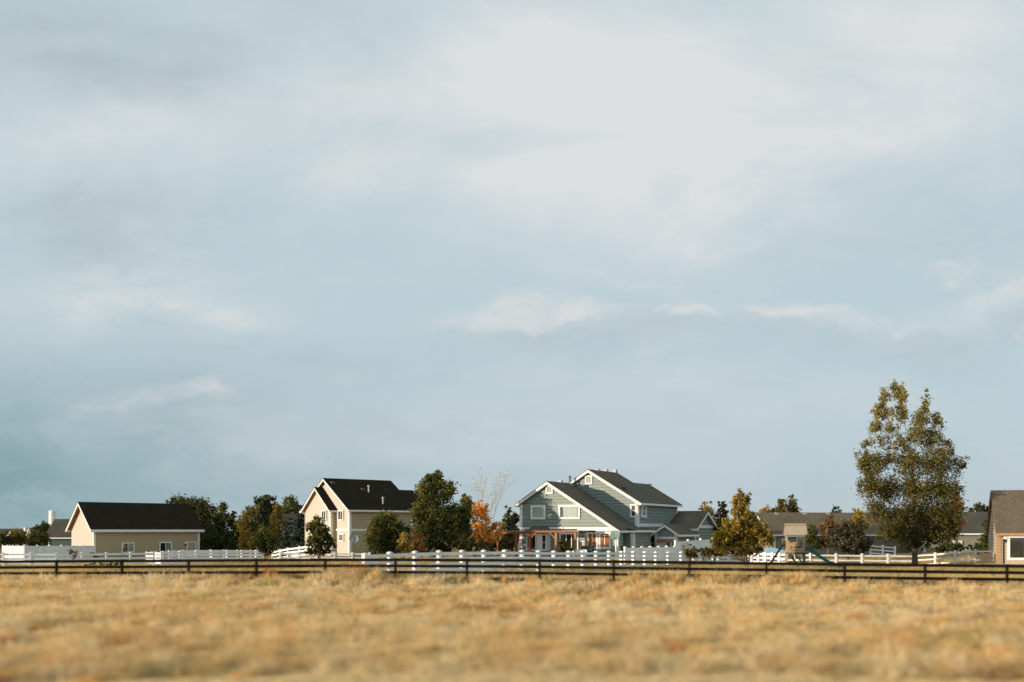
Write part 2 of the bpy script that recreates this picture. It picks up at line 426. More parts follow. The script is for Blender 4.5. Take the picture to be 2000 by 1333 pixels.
# ------------------------------------------------------------------ teal house in the centre
g3 = .33
R3 = rad(-30)
H3 = thing('teal_house', 'large teal house with charcoal gable roofs and white trim, pergola along its front', 'house', (.94, 101, g3), R3)
M3 = Matrix.Translation(H3.location) @ Matrix.Rotation(R3, 4, 'Z')
for a in (-1, 3, 7, 11, 14):
    for b in (-3, 2, 8, 14, 19):
        w = M3 @ Vector((a, b, 0)); ctl(w.x, w.y, g3, 1.2)
SIDING_GAP[0] = .07
zr3, c3, s3 = 7.9-g3, 3.16, .622
FW = 10.6; YB = 5.26; XR = 10.47
def zroof(x): return zr3-s3*abs(x-c3)
fw3 = Wall(H3, (0, 0), (FW, 0)); lw3 = Wall(H3, (0, YB), (0, 0)); rw3 = Wall(H3, (FW, 0), (FW, 1.2))
zb3 = 2.62
m = MB(); siding(fw3, m, [(0, -.6), (FW, -.6), (FW, zroof(FW)-.2), (c3, zr3-.2), (0, zroof(0)-.2)])
siding(lw3, m, [(0, -.6), (YB, -.6), (YB, zroof(0)-.2), (0, zroof(0)-.2)])
siding(rw3, m, [(0, -.6), (1.2, -.6), (1.2, zroof(FW)-.2), (0, zroof(FW)-.2)])
m.build('front_wall', 'teal_siding', H3)
gable_roof(H3, 'y', -.42, YB+.9, c3, -.45, 10.95, zr3, s3, 'roof_charcoal', rakes=(1, 0), name='front_roof', rake_h=.30)
# bumped-out entry under the same eave
q0 = Wall(H3, (FW-.9, 2.2), (11.3, 2.2)); q1 = Wall(H3, (11.3, 2.2), (11.3, 6.6)); q2 = Wall(H3, (11.3, 6.6), (XR, 6.6))
m = MB(); 
for q in (q0, q1, q2): siding(q, m, [(0, -.6), (q.len, -.6), (q.len, 2.62), (0, 2.62)])
m.build('entry_wall', 'teal_siding', H3)
m = MB(); m.prism([(FW-.4, 1.75, 3.02), (11.75, 1.75, 2.72), (11.75, 7.0, 2.72), (FW-.4, 7.0, 3.02)], (0, 0, -.08)); m.build('entry_roof', 'roof_charcoal', H3)
m = MB(); m.box(FW-.4, 11.72, 1.76, 1.82, 2.45, 2.63); m.box(11.72, 11.84, 1.76, 7.0, 2.46, 2.66); m.build('gutter', 'white_trim', H3)
corner_board(H3, 11.3, 2.2, -.5, 2.46, 1, -1, .22)
corner_board(H3, FW, 0, -.5, 2.5, 1, -1, .2); corner_board(H3, 0, 0, -.5, zroof(0)-.32, -1, -1, .2)
m = MB(); fw3.wbox(m, .21, FW-.21, zb3, zb3+.34, .03, .135); m.build('band_trim', 'white_trim', H3)
# rear tall block
c3r, s3r = 5.17, .60; zr3r = 9.3-g3
def zrr(x): return zr3r-s3r*abs(x-c3r)
YE = 12.1
gw = Wall(H3, (-.1, YB), (XR, YB)); rw = Wall(H3, (XR, YB), (XR, 16.2)); lw = Wall(H3, (-.1, YE), (-.1, YB)); bw3 = Wall(H3, (XR, YE), (-.1, YE))
er = zrr(XR)-.2
m = MB(); siding(gw, m, [(0, -.6), (gw.len, -.6), (gw.len, er), (c3r+.1, zr3r-.2), (0, zrr(-.1)-.2)])
siding(rw, m, [(0, -.6), (rw.len, -.6), (rw.len, er), (0, er)]); siding(lw, m, [(0, -.6), (lw.len, -.6), (lw.len, zrr(-.1)-.2), (0, zrr(-.1)-.2)])
siding(bw3, m, [(0, -.6), (bw3.len, -.6), (bw3.len, zrr(-.1)-.2), (XR-c3r, zr3r-.2), (0, er)])
m.build('rear_wall', 'teal_siding', H3)
gable_roof(H3, 'y', YB-.42, YE, c3r, -.5, 10.95, zr3r, s3r, 'roof_charcoal', rakes=(1, 1), name='rear_roof', rake_h=.30)
cx_, zx = 7.07, zrr(7.07)
ew = Wall(H3, (3.7, 16.2), (3.7, YE)); eb = Wall(H3, (XR, 16.2), (3.7, 16.2))
m = MB(); siding(ew, m, [(0, -.6), (ew.len, -.6), (ew.len, er), (0, er)]); siding(eb, m, [(0, -.6), (eb.len, -.6), (eb.len, er), (eb.len/2, zx-.2), (0, er)]); m.build('extension_wall', 'teal_siding', H3)
gable_roof(H3, 'y', YE+.09, 16.6, cx_, 3.2, 10.95, zx, s3r, 'roof_charcoal', rakes=(0, 1), name='extension_roof')
corner_board(H3, XR, YB, 2.3, er-.1, 1, -1, .22); corner_board(H3, XR, 16.2, -.5, er-.1, 1, 1, .16)
m = MB(); rw.wbox(m, .1, rw.len-.2, 3.02, 3.36, .03, .135); m.build('band_trim', 'white_trim', H3)
# garage wing: ridge runs sideways
gy0, gy1, gx = 13.5, 19.8, 13.5; gyc = (gy0+gy1)/2; gz = 5.0-g3; gs = .52; ge = gz-gs*(gy1-gy0)/2
a = Wall(H3, (XR, gy0), (gx, gy0)); b = Wall(H3, (gx, gy0), (gx, gy1)); c = Wall(H3, (gx, gy1), (XR-2, gy1))
m = MB(); siding(a, m, [(0, -.6), (a.len, -.6), (a.len, ge), (0, ge)]); siding(c, m, [(0, -.6), (c.len, -.6), (c.len, ge), (0, ge)])
siding(b, m, [(0, -.6), (b.len, -.6), (b.len, ge), (b.len/2, gz-.1), (0, ge)]); m.build('wing_wall', 'teal_siding', H3)
gable_roof(H3, 'x', XR+.1, gx+.45, gyc, gy0-.42, gy1+.42, gz+.12, gs, 'roof_charcoal', rakes=(0, 1), name='wing_roof', rake_h=.30)
m = MB(); b.wbox(m, .1, b.len-.1, ge-.12, ge+.16, .03, .135); m.build('band_trim', 'white_trim', H3)
corner_board(H3, gx, gy0, -.5, ge-.14, 1, -1, .18)
# small gabled bump-out in front of the wing
ux0, ux1, uy0 = 11.4, 13.55, 8.0; uc = (ux0+ux1)/2; uz = 3.55-g3; us = .66; ue = uz-us*(ux1-ux0)/2-.1
a = Wall(H3, (ux0, uy0), (ux1, uy0)); b = Wall(H3, (ux1, uy0), (ux1, 13.4)); c = Wall(H3, (ux0, 13.4), (ux0, uy0))
m = MB(); siding(a, m, [(0, -.6), (a.len, -.6), (a.len, ue), (a.len/2, uz-.1), (0, ue)])
for q in (b, c): siding(q, m, [(0, -.6), (q.len, -.6), (q.len, ue), (0, ue)])
m.build('porch_wall', 'teal_siding', H3)
gable_roof(H3, 'y', uy0-.4, 13.4, uc, ux0-.45, ux1+.45, uz+.1, us, 'roof_charcoal', rakes=(1, 0), name='porch_roof', rake_h=.26)
corner_board(H3, ux1, uy0, -.5, ue-.06, 1, -1, .18); corner_board(H3, ux0, uy0, -.5, ue-.06, -1, -1, .18)
m = MB(); a.wbox(m, .3, 1.95, 1.75, 2.0, .03, .13); m.build('band_trim', 'white_trim', H3)
# windows
window(fw3, (1038, 987.5, 1066.5, 1015), 1, 'pale', fw=.2); window(fw3, (1092, 986.5, 1134, 1014.5), 1, 'right', fw=.2)
window(fw3, (1067.5, 949, 1081, 965), 1, 'pale', fw=.13); window(gw, (1144, 929, 1158, 946.5), 1, 'pale', fw=.14)
window(gw, (1232, 985, 1245, 1011), 1, None, hsplit=True, fw=.16); window(rw, (1250, 985, 1260, 1011), 1, None, hsplit=True, fw=.2)
window(fw3, (1147, 1039, 1169, 1073), 2, 'orange', fw=.2); window(fw3, (1170.5, 1039, 1194.5, 1073), 2, 'orange', fw=.2)
window(fw3, (1094, 1041, 1131, 1079), 3, None, fw=.16, name='sliding_door'); window(rw, (1265, 1037, 1278.5, 1063), 1, None, fw=.2)
# bay window with its little roof
v0 = fw3.uz(1036, 1050)[0]; v1 = fw3.uz(1076, 1050)[0]
m = MB(); m.box(v0+.02, v1-.02, -.7, -.055, -.6, .62); m.build('bay_base', 'teal_siding', H3)
m = MB(); m.box(v0+.02, v1-.02, -.7, -.055, 2.3, 2.44); m.build('bay_header', 'white_trim', H3)
bwv = Wall(H3, (v0, -.7), (v1, -.7)); wd = v1-v0
window(bwv, (0, .62, wd*.50, 2.3), 1, None, fw=.12, px=False); window(bwv, (wd*.72, .62, wd, 2.3), 1, None, hsplit=True, fw=.14, px=False)
m = MB(); m.box(v0+wd*.50+.04, v0+wd*.72-.04, -.82, -.7, -.4, 2.3); m.build('bay_pilaster', 'white_trim', H3)
for xx in (v0, v1):
    m = MB(); s = .03 if xx == v0 else -.03
    m.box(min(xx, xx+s), max(xx, xx+s), -.698, -.06, .62, 2.3); m.build('bay_cheek', 'white_trim', H3)
m = MB(); k = .35
m.add([(v0-.25, -1.0, 2.46), (v1+.25, -1.0, 2.46), (v1+.25, -.11, 2.46), (v0-.25, -.11, 2.46), (v0+k, -.11, 3.12), (v1-k, -.11, 3.12)],
      [(0, 1, 5, 4), (1, 2, 5), (0, 4, 3), (0, 3, 2, 1), (3, 4, 5, 2)]); m.build('bay_roof', 'roof_charcoal', H3)
def on3(px, py, cc, zz, ss):
    inv = M3.inverted(); c = inv @ Vector((0, 0, CAMZ)); d = (inv @ P(px, py, 100))-c
    n = Vector((ss, 0, 1)); p0 = Vector((cc, 0, zz)); t = (p0-c).dot(n)/d.dot(n); return c+d*t
roof_vent(H3, on3(1113, 946, c3, zr3, s3), 'pipe', 'dark_metal'); roof_vent(H3, on3(1094, 941.5, c3, zr3, s3))
for q in ((1166, 919), (1183, 919.5), (1201, 920)): roof_vent(H3, on3(*q, c3r, zr3r, s3r))
roof_vent(H3, on3(1268, 948, c3r, zr3r, s3r)); roof_vent(H3, on3(1218, 955, c3r, zr3r, s3r), mat='dark_metal'); roof_vent(H3, on3(1114, 946, c3, zr3, s3))
m = MB(); m.box(-2, 12, -1.6, -.1, -.5, .08); m.build('step', 'concrete', H3)

SIDING_GAP[0] = .035
# pergola, patio things
pg = thing('pergola', 'reddish cedar pergola on posts in front of the teal house', 'pergola', H3.location, R3)
def local3(px, y):
    inv = M3.inverted(); c = inv @ Vector((0, 0, CAMZ)); d = (inv @ P(px, 1036, 100))-c
    t = (y-c.y)/d.y; return (c+d*t).x
for px, y, mt in ((972, -1.4, 'cedar'), (1008.5, -1.4, 'cedar'), (1034.5, -3.4, 'cedar'), (1086.5, -3.4, 'brown_soffit'), (1124, -3.4, 'brown_soffit'), (1145, -2.4, 'weathered_wood')):
    x = local3(px, y); m = MB(); m.box(x-.11, x+.11, y-.11, y+.11, -.5, 2.42); m.build('post', mt, pg)
x0, x1 = local3(1026, -3.4), local3(1131, -3.4)
m = MB(); m.beam((x0, -3.4, 2.55), (x1, -3.4, 2.55), .10, .19); m.build('beam', 'cedar', pg)
m = MB(); m.beam((local3(968, -1.4), -1.4, 2.42), (local3(1034, -1.4), -1.4, 2.42), .12, .2); m.build('beam', 'cedar', pg)
m = MB(); m.beam((x0, -1.05, 2.55), (x1+.6, -1.05, 2.55), .12, .2); m.build('beam', 'dark_wood', pg)
for k in range(11):
    x = x0+.2+(x1-x0-.4)*k/13; m = MB(); m.beam((x, -3.9, 2.73), (x, -.9, 2.73), .05, .12); m.build('rafter', 'brown_box', pg)
for k in range(6):
    xx = local3(970, -1.4)+.3+k*.52; m = MB(); m.beam((xx, -2.0, 2.58), (xx, .6, 2.58), .05, .1); m.build('rafter', 'weathered_wood', pg)
for px, s in ((1034.5, 1), (1086.5, -1)):
    x = local3(px, -3.4); m = MB(); m.beam((x, -3.4, 1.75), (x+s*.65, -3.4, 2.42), .09, .12); m.build('brace', 'cedar', pg)
m = MB(); xr = local3(1158, -1.0); m.box(local3(1126, -1.0), xr, -2.1, -.9, 2.5, 2.60); m.build('awning', 'dark_wood', pg)
def put3(name, label, cat, px, y, z=0):
    x = local3(px, y); w = M3 @ Vector((x, y, z)); return thing(name, label, cat, w, R3)
d3 = put3('satellite_dish', 'greenish satellite dish on a white pole at the teal house corner', 'dish', 1203, -.9)
m = MB(); m.tube([(0, 0, -.6), (0, 0, 2.05)], [.07, .07], 8); m.build('pole', 'white_trim', d3)
def dish(root, z, r, mat, tilt=25, yaw=0):
    m = MB(); prof = []
    for k in range(7): q = r*k/6; prof.append((max(q, .01), .22*r*(k/6)**2))
    prof += [(r*1.02, .22*r+.02), (r*.98, .22*r-.05), (.02, -.06)]
    m.lathe((0, 0, 0), prof, 24)
    R = Matrix.Translation((0, -.12, z)) @ Matrix.Rotation(rad(yaw), 4, 'Z') @ Matrix.Rotation(rad(90-tilt), 4, 'X')
    m.v = [tuple(R @ Vector(v)) for v in m.v]; m.build('reflector', mat, root)
    a = MB(); A = R @ Vector((0, -r*.8, .1)); B = R @ Vector((0, 0, .75*r)); a.tube([A, B], [.025, .025], 6); a.build('feed_arm', 'dark_metal', root)
dish(d3, 2.15, .50, 'dish_green')
sh = put3('grill', 'dark barbecue grill standing under the right end of the pergola', 'grill', 1148, -2.9)
m = MB(); m.box(-.55, .55, -.3, .3, .45, .9); m.build('cabinet', 'dark_metal', sh)
m = MB(); m.prism([(-.55, -.3, .92), (-.55, .3, .92), (-.55, .2, 1.18), (-.55, -.16, 1.2)], (1.1, 0, 0)); m.build('lid', 'dark_metal', sh)
for x in (-.48, .48):
    m = MB(); m.box(x-.05, x+.05, -.25, .25, -.3, .45); m.build('leg', 'dark_metal', sh)
bx1 = put3('patio_cabinet', 'pale tan cabinet against the wall between the sliding door and orange curtains', 'cabinet', 1139, -.9)
m = MB(); m.box(-.42, .42, -.3, .3, .12, 1.55); m.build('body', 'beige_box', bx1)
m = MB(); m.box(-.46, .46, -.34, .32, 1.56, 1.63); m.build('top', 'white_trim', bx1)
m = MB(); m.box(-.012, .012, -.32, -.305, .2, 1.5); m.box(-.1, -.06, -.34, -.305, .8, 1.0); m.build('handle', 'dark_metal', bx1)
bench = put3('patio_bench', 'pale low bench beside the grill behind the white fence', 'bench', 1133, -4.2)
m = MB(); m.box(-.6, .6, -.22, .22, .40, .47); m.build('seat', 'white_trim', bench)
m = MB(); m.box(-.6, .6, .19, .24, .47, .85); m.build('backrest', 'white_trim', bench)
for x in (-.52, .52):
    m = MB(); m.box(x-.04, x+.04, -.2, .2, -.4, .40); m.build('leg', 'white_trim', bench)
sb = put3('storage_box', 'beige storage cabinet with reddish lid against the small gabled porch', 'storage box', 1297, 7.3)
m = MB(); m.box(-.75, .75, -.3, .35, -.4, 1.42); m.build('body', 'beige_box', sb)
m = MB(); m.prism([(-.8, -.36, 1.43), (-.8, .4, 1.43), (-.8, .4, 1.62), (-.8, -.1, 1.62)], (1.6, 0, 0)); m.build('lid', 'cedar', sb)
m = MB(); m.box(.45, .74, -.33, -.305, .1, 1.4); m.build('door', 'dark_metal', sb)
ac = put3('trash_bin', 'dark bin by the downpipe at the right corner of the teal house front', 'bin', 1211, 1.0)
m = MB(); m.prism([(-.26, -.26, -.3), (.26, -.26, -.3), (.26, .26, -.3), (-.26, .26, -.3)], (0, 0, 1.3)); m.build('body', 'dark_metal', ac)
m = MB(); m.prism([(-.3, -.3, 1.01), (.3, -.3, 1.01), (.3, .32, 1.08), (-.3, .32, 1.08)], (0, 0, .06)); m.build('lid', 'dark_metal', ac)

# dish on the cream house
dd = thing('satellite_dish', 'pale satellite dish on a post at the corner of the cream house', 'dish', (P(690, 1085, 110.5).x, 110.5, g2), rad(10))
m = MB(); m.tube([(0, 0, -.5), (0, 0, 1.75)], [.05, .05], 8); m.build('pole', 'brown_box', dd); dish(dd, 1.85, .52, 'metal_grey', 20, 15)

# ------------------------------------------------------------------ right-hand houses
hr, hw, _ = gable_house('peach_house', 'peach walled house cut by the right frame edge, brown roof, white sliding door', 1951, 82, 1103, -21, 15, 8.6, 2.80, .76, 'peach_siding', 'roof_brown', trim='tan_trim', soffit='brown_soffit', oh=.42, lap=True, course=.25, ohg=.2)
window(hw['front'], (1967, 1046, 2036, 1094.5), 2, 'half', fw=.2, name='sliding_door'); wall_lamp(hw['front'], 1963, 1053)
m = MB(); m.box(-.6, 9, -3.2, -.12, -.6, .06); m.build('patio_slab', 'concrete', hr)
m = MB(); m.tube([(.32, -.16, -.1), (.32, -.16, 2.75)], [.05, .05], 8); m.build('downpipe', 'dark_wood', hr)
inv = (Matrix.Translation(hr.location) @ Matrix.Rotation(rad(-21), 4, 'Z'))
roof_vent(hr, (3.05, 4.1, 6.35))
rn, rw_, _ = gable_house('ranch_house', 'low ranch house with wide brown roof behind the wooden playset', 1512, 124, 1088, 8, 19, 9.5, 2.95, .52, 'grey_siding', 'roof_brown', lap=True, oh=.5)
window(rw_['front'], (1554, 1050, 1569, 1066), 2, 'half', fw=.18); window(rw_['front'], (1526, 1052, 1536, 1084), 1, 'half', fw=.18)
for q in (2.2, 6.0, 9.2): roof_vent(rn, (q, 4.4, 2.95+.52*4.75-.0))
fr, frw, _ = gable_house('olive_house', 'low olive grey house between the tall poplar and the peach house', 1806, 120, 1078, -4, 15, 9.0, 2.35, .52, 'grey_siding', 'roof_grey', lap=False, oh=.45)
window(frw['front'], (1860.5, 1056.5, 1878, 1070), 2, 'half', fw=.16)
gr, _, _ = gable_house('grey_roof_house', 'house showing only a grey roof peak among the dark trees left of the cream house', 560, 165, 1090, 30, 9, 9, 4.4, .62, 'grey_siding', 'roof_grey', lap=False)
# far-left houses
fa, _, _ = gable_house('far_house', 'distant house with long dark roof at the far left edge', -25, 235, 1075, 2, 9.5, 8, 2.9, .5, 'cream_siding', 'roof_grey', lap=False)
fb, _, _ = gable_house('far_house', 'distant house with pale yellow gable beyond the olive bush at far left', 36, 228, 1075, 48, 7.0, 6.6, 2.6, .5, 'cream_siding', 'roof_grey', lap=False)
fc, _, _ = gable_house('far_house', 'distant house with brown roof and white gable trim left of the white silo', 66, 215, 1075, 35, 8.5, 7, 2.9, .5, 'cream_siding', 'roof_brown', lap=False)
for r_, q in ((fb, (3.0, 3.3, 4.3)), (fc, (.9, 3.5, 4.7))):
    m = MB(); m.box(q[0]-.36, q[0]+.36, q[1]-.36, q[1]+.36, q[2]-1.2, q[2]+.75); m.box(q[0]-.42, q[0]+.42, q[1]-.42, q[1]+.42, q[2]+.75, q[2]+.9); m.build('chimney', 'silo_white', r_)
si = thing('silo', 'white round silo rising behind the teal shed roof', 'silo', (P(102.5, 1036, 430).x, 430, -.6))
m = MB(); m.lathe((0, 0, -1), [(1.45, 0), (1.45, 9.3), (1.52, 9.32), (1.52, 9.6), (1.45, 9.62), (1.45, 12.6)], 28); m.build('barrel', 'silo_white', si)
m = MB(); m.lathe((0, 0, 11.62), [(1.5, 0), (1.5, .2), (1.25, .42), (.7, .56), (.05, .6)], 28); m.build('dome', 'silo_white', si)

# ------------------------------------------------------------------ fences
def fence(name, label, pts, nspan, rails, height, mat='vinyl', pw=.13, rw=.14, rt=.045, cap=True, group=None, panel=False, sub=1, gset=True):
    """pts: (px, top_py, Z) along the fence; posts evenly spaced along it in space; rails = heights above ground"""
    poly = [P(*p) for p in pts]
    cum = [0]
    for a, b in zip(poly, poly[1:]): cum.append(cum[-1]+(b-a).xy.length)
    def at(s):
        s = max(0, min(cum[-1], s))
        for i in range(len(poly)-1):
            if s <= cum[i+1]+1e-9:
                return poly[i].lerp(poly[i+1], (s-cum[i])/(cum[i+1]-cum[i]))
    ps = [at(cum[-1]*k/nspan) for k in range(nspan+1)]
    b0 = Vector((ps[0].x, ps[0].y, ps[0].z-height))
    root = thing(name, label, 'fence', b0, 0, group)
    for i, p in enumerate(ps):
        g = p.z-height; q = Vector((p.x, p.y, g))-b0
        if gset: ctl(p.x, p.y, g, .8)
        d = (ps[min(i+1, nspan)]-ps[max(i-1, 0)]); ang = math.atan2(d.y, d.x)
        m = MB(); h = pw/2
        m.box(-h, h, -h, h, -.5, height)
        R = Matrix.Translation(q) @ Matrix.Rotation(ang, 4, 'Z')
        m.v = [tuple(R @ Vector(v)) for v in m.v]
        po = m.build('post', mat, root)
        if cap:
            c = MB(); k = h+.025
            c.add([(-k, -k, height), (k, -k, height), (k, k, height), (-k, k, height), (-k, -k, height+.05), (k, -k, height+.05), (k, k, height+.05), (-k, k, height+.05), (0, 0, height+.12)],
                  [(3, 2, 1, 0), (0, 1, 5, 4), (1, 2, 6, 5), (2, 3, 7, 6), (3, 0, 4, 7), (4, 5, 8), (5, 6, 8), (6, 7, 8), (7, 4, 8)])
            c.v = [tuple(R @ Vector(v)) for v in c.v]; c.build('cap', mat, po)
    for rh in rails:
        m = MB()
        for a, b in zip(ps, ps[1:]):
            dz = rh-height
            A = Vector((a.x, a.y, a.z+dz))-b0; B = Vector((b.x, b.y, b.z+dz))-b0
            m.beam(A, B, rt, rw)
        m.build('rail', mat, root)
    if panel:
        for a, b in zip(ps, ps[1:]):
            m = MB(); d = (b-a); n = 12
            for k in range(n):
                A = a.lerp(b, k/n+.004)-b0; B = a.lerp(b, (k+1)/n-.004)-b0
                side = Vector((-d.y, d.x, 0)).normalized()*.02
                A.z += -height+.04; B.z += -height+.04
                m.prism([A-side, B-side, B+side, A+side], (0, 0, height-.16))
            m.build('panel', mat, root)
    return root
R4 = [.28, .62, .96, 1.30]
fence('board_fence', 'long black four board fence across the dry field', [(-130, 1096, 57.9), (0, 1094.5, 57), (350, 1092.5, 55.7), (700, 1090.5, 54.4), (1000, 1091.5, 53.4), (1300, 1095.5, 52.3), (1650, 1099.5, 51.2), (2000, 1103, 50), (2130, 1104.5, 49.6)],
      16, [.26, .60, .94, 1.27], 1.36, 'black_rail', .125, .155, .05, cap=False)
fence('rail_fence', 'long white four rail fence in front of the cream and teal houses', [(712, 1084, 57), (766, 1081, 58.9), (863, 1078, 62.2), (988, 1077, 67), (1087, 1078.5, 72.5), (1200, 1078.5, 80), (1290, 1080, 87), (1400, 1079.5, 94), (1462, 1081, 99)], 25,
      R4, 1.42, 'vinyl', .22, .19, .05, group='white post and rail fences')
fence('rail_fence', 'white three rail fence at far left in front of the solid white fence', [(-46, 1081, 88), (115, 1081.5, 90), (300, 1080, 95)], 7, [.42, .82, 1.22], 1.32, 'vinyl', .15, .16, .05, group='white post and rail fences')
fence('rail_fence', 'short sunlit return of white fence below the outbuilding windows', [(286, 1079.5, 103), (315, 1079.5, 96)], 3, [.3, .62, .94, 1.22], 1.32, 'vinyl', .16, .2, .05, group='white post and rail fences')
fence('rail_fence', 'white rail fence between the outbuilding door and the pale green sapling', [(318, 1079, 97), (404, 1077, 101), (500, 1076.5, 106)], 6, [.3, .62, .98, 1.28], 1.38, 'vinyl', .17, .22, .05, group='white post and rail fences')
fence('rail_fence', 'white rail fence farther back with close set rails, behind the outbuilding corner', [(330, 1076.5, 116), (420, 1075, 119), (515, 1076, 122)], 7, [.4, .82, 1.24], 1.36, 'vinyl', .16, .3, .05, group='white post and rail fences')
fence('rail_fence', 'white rail fence climbing toward the small tree at the cream house', [(532, 1077, 112), (560, 1071.5, 108), (608, 1065.5, 104)], 4, [.3, .72, 1.14, 1.5], 1.62, 'vinyl', .15, .2, .05, group='white post and rail fences')
fence('rail_fence', 'low white rail fence behind dry weeds below the cream house', [(548, 1080, 92), (640, 1080, 93), (722, 1081, 94)], 5, [.35, .75, 1.1], 1.2, 'vinyl', .14, .16, .05, group='white post and rail fences')
fence('rail_fence', 'white two rail fence behind the playset slide, running to the poplar', [(1480, 1082.5, 93), (1576, 1082.5, 91), (1785, 1084.5, 91)], 6, [.30, .72, 1.16], 1.28, 'vinyl', .17, .14, .05, group='white post and rail fences')
fence('rail_fence', 'white three rail fence from the poplar trunk to the peach house', [(1787, 1084, 90), (1836, 1081, 89), (1889, 1076, 87.5), (1946, 1074.5, 86)], 4, [.22, .62, 1.02], 1.12, 'vinyl', .2, .13, .05, group='white post and rail fences')
fence('rail_fence', 'short white rail fence farther back left of the poplar trunk', [(1700, 1065, 112), (1748, 1069, 112)], 2, [.3, .7, 1.1], 1.2, 'vinyl', .16, .14, .05, group='white post and rail fences')
fence('rail_fence', 'white fence with close set rails behind the swing legs', [(1468, 1079.5, 88), (1500, 1081, 87), (1536, 1082, 86)], 5, [.3, .66, 1.0], 1.10, 'vinyl', .2, .17, .05, group='white post and rail fences')
fence('privacy_fence', 'sunlit end of solid white privacy fence at the far left', [(5, 1066, 121), (47, 1066.5, 112)], 4, [1.72], 1.80, 'vinyl', .13, .12, .07, panel=True, group='white privacy fences')
fence('privacy_fence', 'shaded solid white privacy fence in front of the teal shed', [(47.6, 1066.5, 112), (184, 1066, 125)], 6, [1.76], 1.84, 'vinyl', .13, .12, .07, panel=True, group='white privacy fences')
fence('privacy_fence', 'low solid white privacy fence in front of the teal house entry', [(1221, 1070, 88), (1318, 1068, 91)], 6, [1.34], 1.44, 'vinyl', .19, .12, .07, panel=True, group='white privacy fences')
fence('privacy_fence', 'taller solid white privacy fence stepping up right of the small gabled porch', [(1319, 1057.5, 92), (1392, 1052, 96)], 3, [1.82], 1.95, 'vinyl', .16, .12, .07, panel=True, group='white privacy fences')

# ------------------------------------------------------------------ playset
Zp = 80; gp = P(1540, 1111, Zp).z; ctl(P(1540, 0, Zp).x, Zp, gp, 3)
ps = thing('playset', 'wooden playset tower with slatted roof, blue slide and dark swing frame', 'playset', (P(1553, 0, Zp).x, Zp, gp), rad(-12))
def lx(px): return (px-1553)/F*Zp
def lz(py): return CAMZ-(py-HY)/F*Zp-gp
w = .68
for sx in (-1, 1):
    for sy in (-1, 1):
        m = MB(); m.box(sx*w-.07, sx*w+.07, sy*w-.07, sy*w+.07, -.3, lz(1044)); m.build('post', 'old_shaded_wood' if sx > 0 else 'weathered_wood', ps)  # right-hand posts are darker wood, shade painted into their colour
rz0, rz1 = lz(1046), lz(1026.5)
for s in (-1, 1):
    m = MB()
    for k in range(5):
        t0, t1 = k/5, (k+1)/5-.012
        y0, y1 = s*(1-t0)*.95, s*(1-t1)*.95; z0, z1 = rz0+(rz1-rz0)*t0, rz0+(rz1-rz0)*t1
        sh_ = .06*k/5
        m.prism([(-.92+sh_*2, y0, z0+.02), (.90-sh_, y0, z0+.02), (.90-sh_, y1, z1), (-.92+sh_*2, y1, z1)], (0, -s*.0, .03))
    m.build('roof', 'weathered_wood', ps)
m = MB(); m.box(-.82, .84, -.09, .09, rz1+.05, rz1+.14); m.build('ridge_board', 'weathered_wood', ps)
m = MB(); m.prism([(-.7, -.75, rz0), (-.7, .75, rz0), (-.7, 0, rz1-.1)], (.03, 0, 0)); m.prism([(.7, -.75, rz0), (.7, .75, rz0), (.7, 0, rz1-.1)], (.03, 0, 0)); m.build('gable_board', 'old_shaded_wood', ps)
pz0, pz1 = lz(1079), lz(1057)
m = MB()
for k in range(5):
    z = pz0+(pz1-pz0)*k/5; m.box(-w+.0, w-.0, -w-.115, -w-.075, z, z+(pz1-pz0)/5-.012)
m.build('panel', 'plank_tan', ps)
m = MB(); m.box(.05, .5, -w-.15, -w-.118, pz0+.38, pz1-.03); m.build('dark_window_board', 'brown_box', ps)  # solid dark board painted in for the shade inside an opening
for xs in (-1, 1):
    m = MB(); m.box(xs*w-.03, xs*w+.03, -w+.08, w-.08, pz0, pz1-.15); m.build('side_panel', 'plank_tan' if xs < 0 else 'old_shaded_wood', ps)  # right panel is the shaded colour of the same planking
m = MB(); m.box(-w-.05, w+.05, -w-.07, w+.07, pz0-.12, pz0-.005); m.build('floor_deck', 'old_shaded_wood', ps)
m = MB(); m.box(-w-.05, w+.05, -w-.12, -w-.072, lz(1049), lz(1045.5)); m.build('header', 'dish_green', ps)
# slide to the right
m = MB(); sp = [(lx(1572), lz(1074)), (lx(1582), lz(1077)), (lx(1600), lz(1090)), (lx(1618), lz(1101.5)), (lx(1630), lz(1107.5)), (lx(1641), lz(1109))]
for (xa, za), (xb, zb_) in zip(sp, sp[1:]):
    m.prism([(xa, -.3, za), (xb, -.3, zb_), (xb, .3, zb_), (xa, .3, za)], (0, 0, -.05))
    for y in (-.33, .30): m.prism([(xa, y, za+.24), (xb, y, zb_+.24), (xb, y, zb_-.05), (xa, y, za-.05)], (0, .03, 0))
m.build('slide', 'blue_plastic', ps)
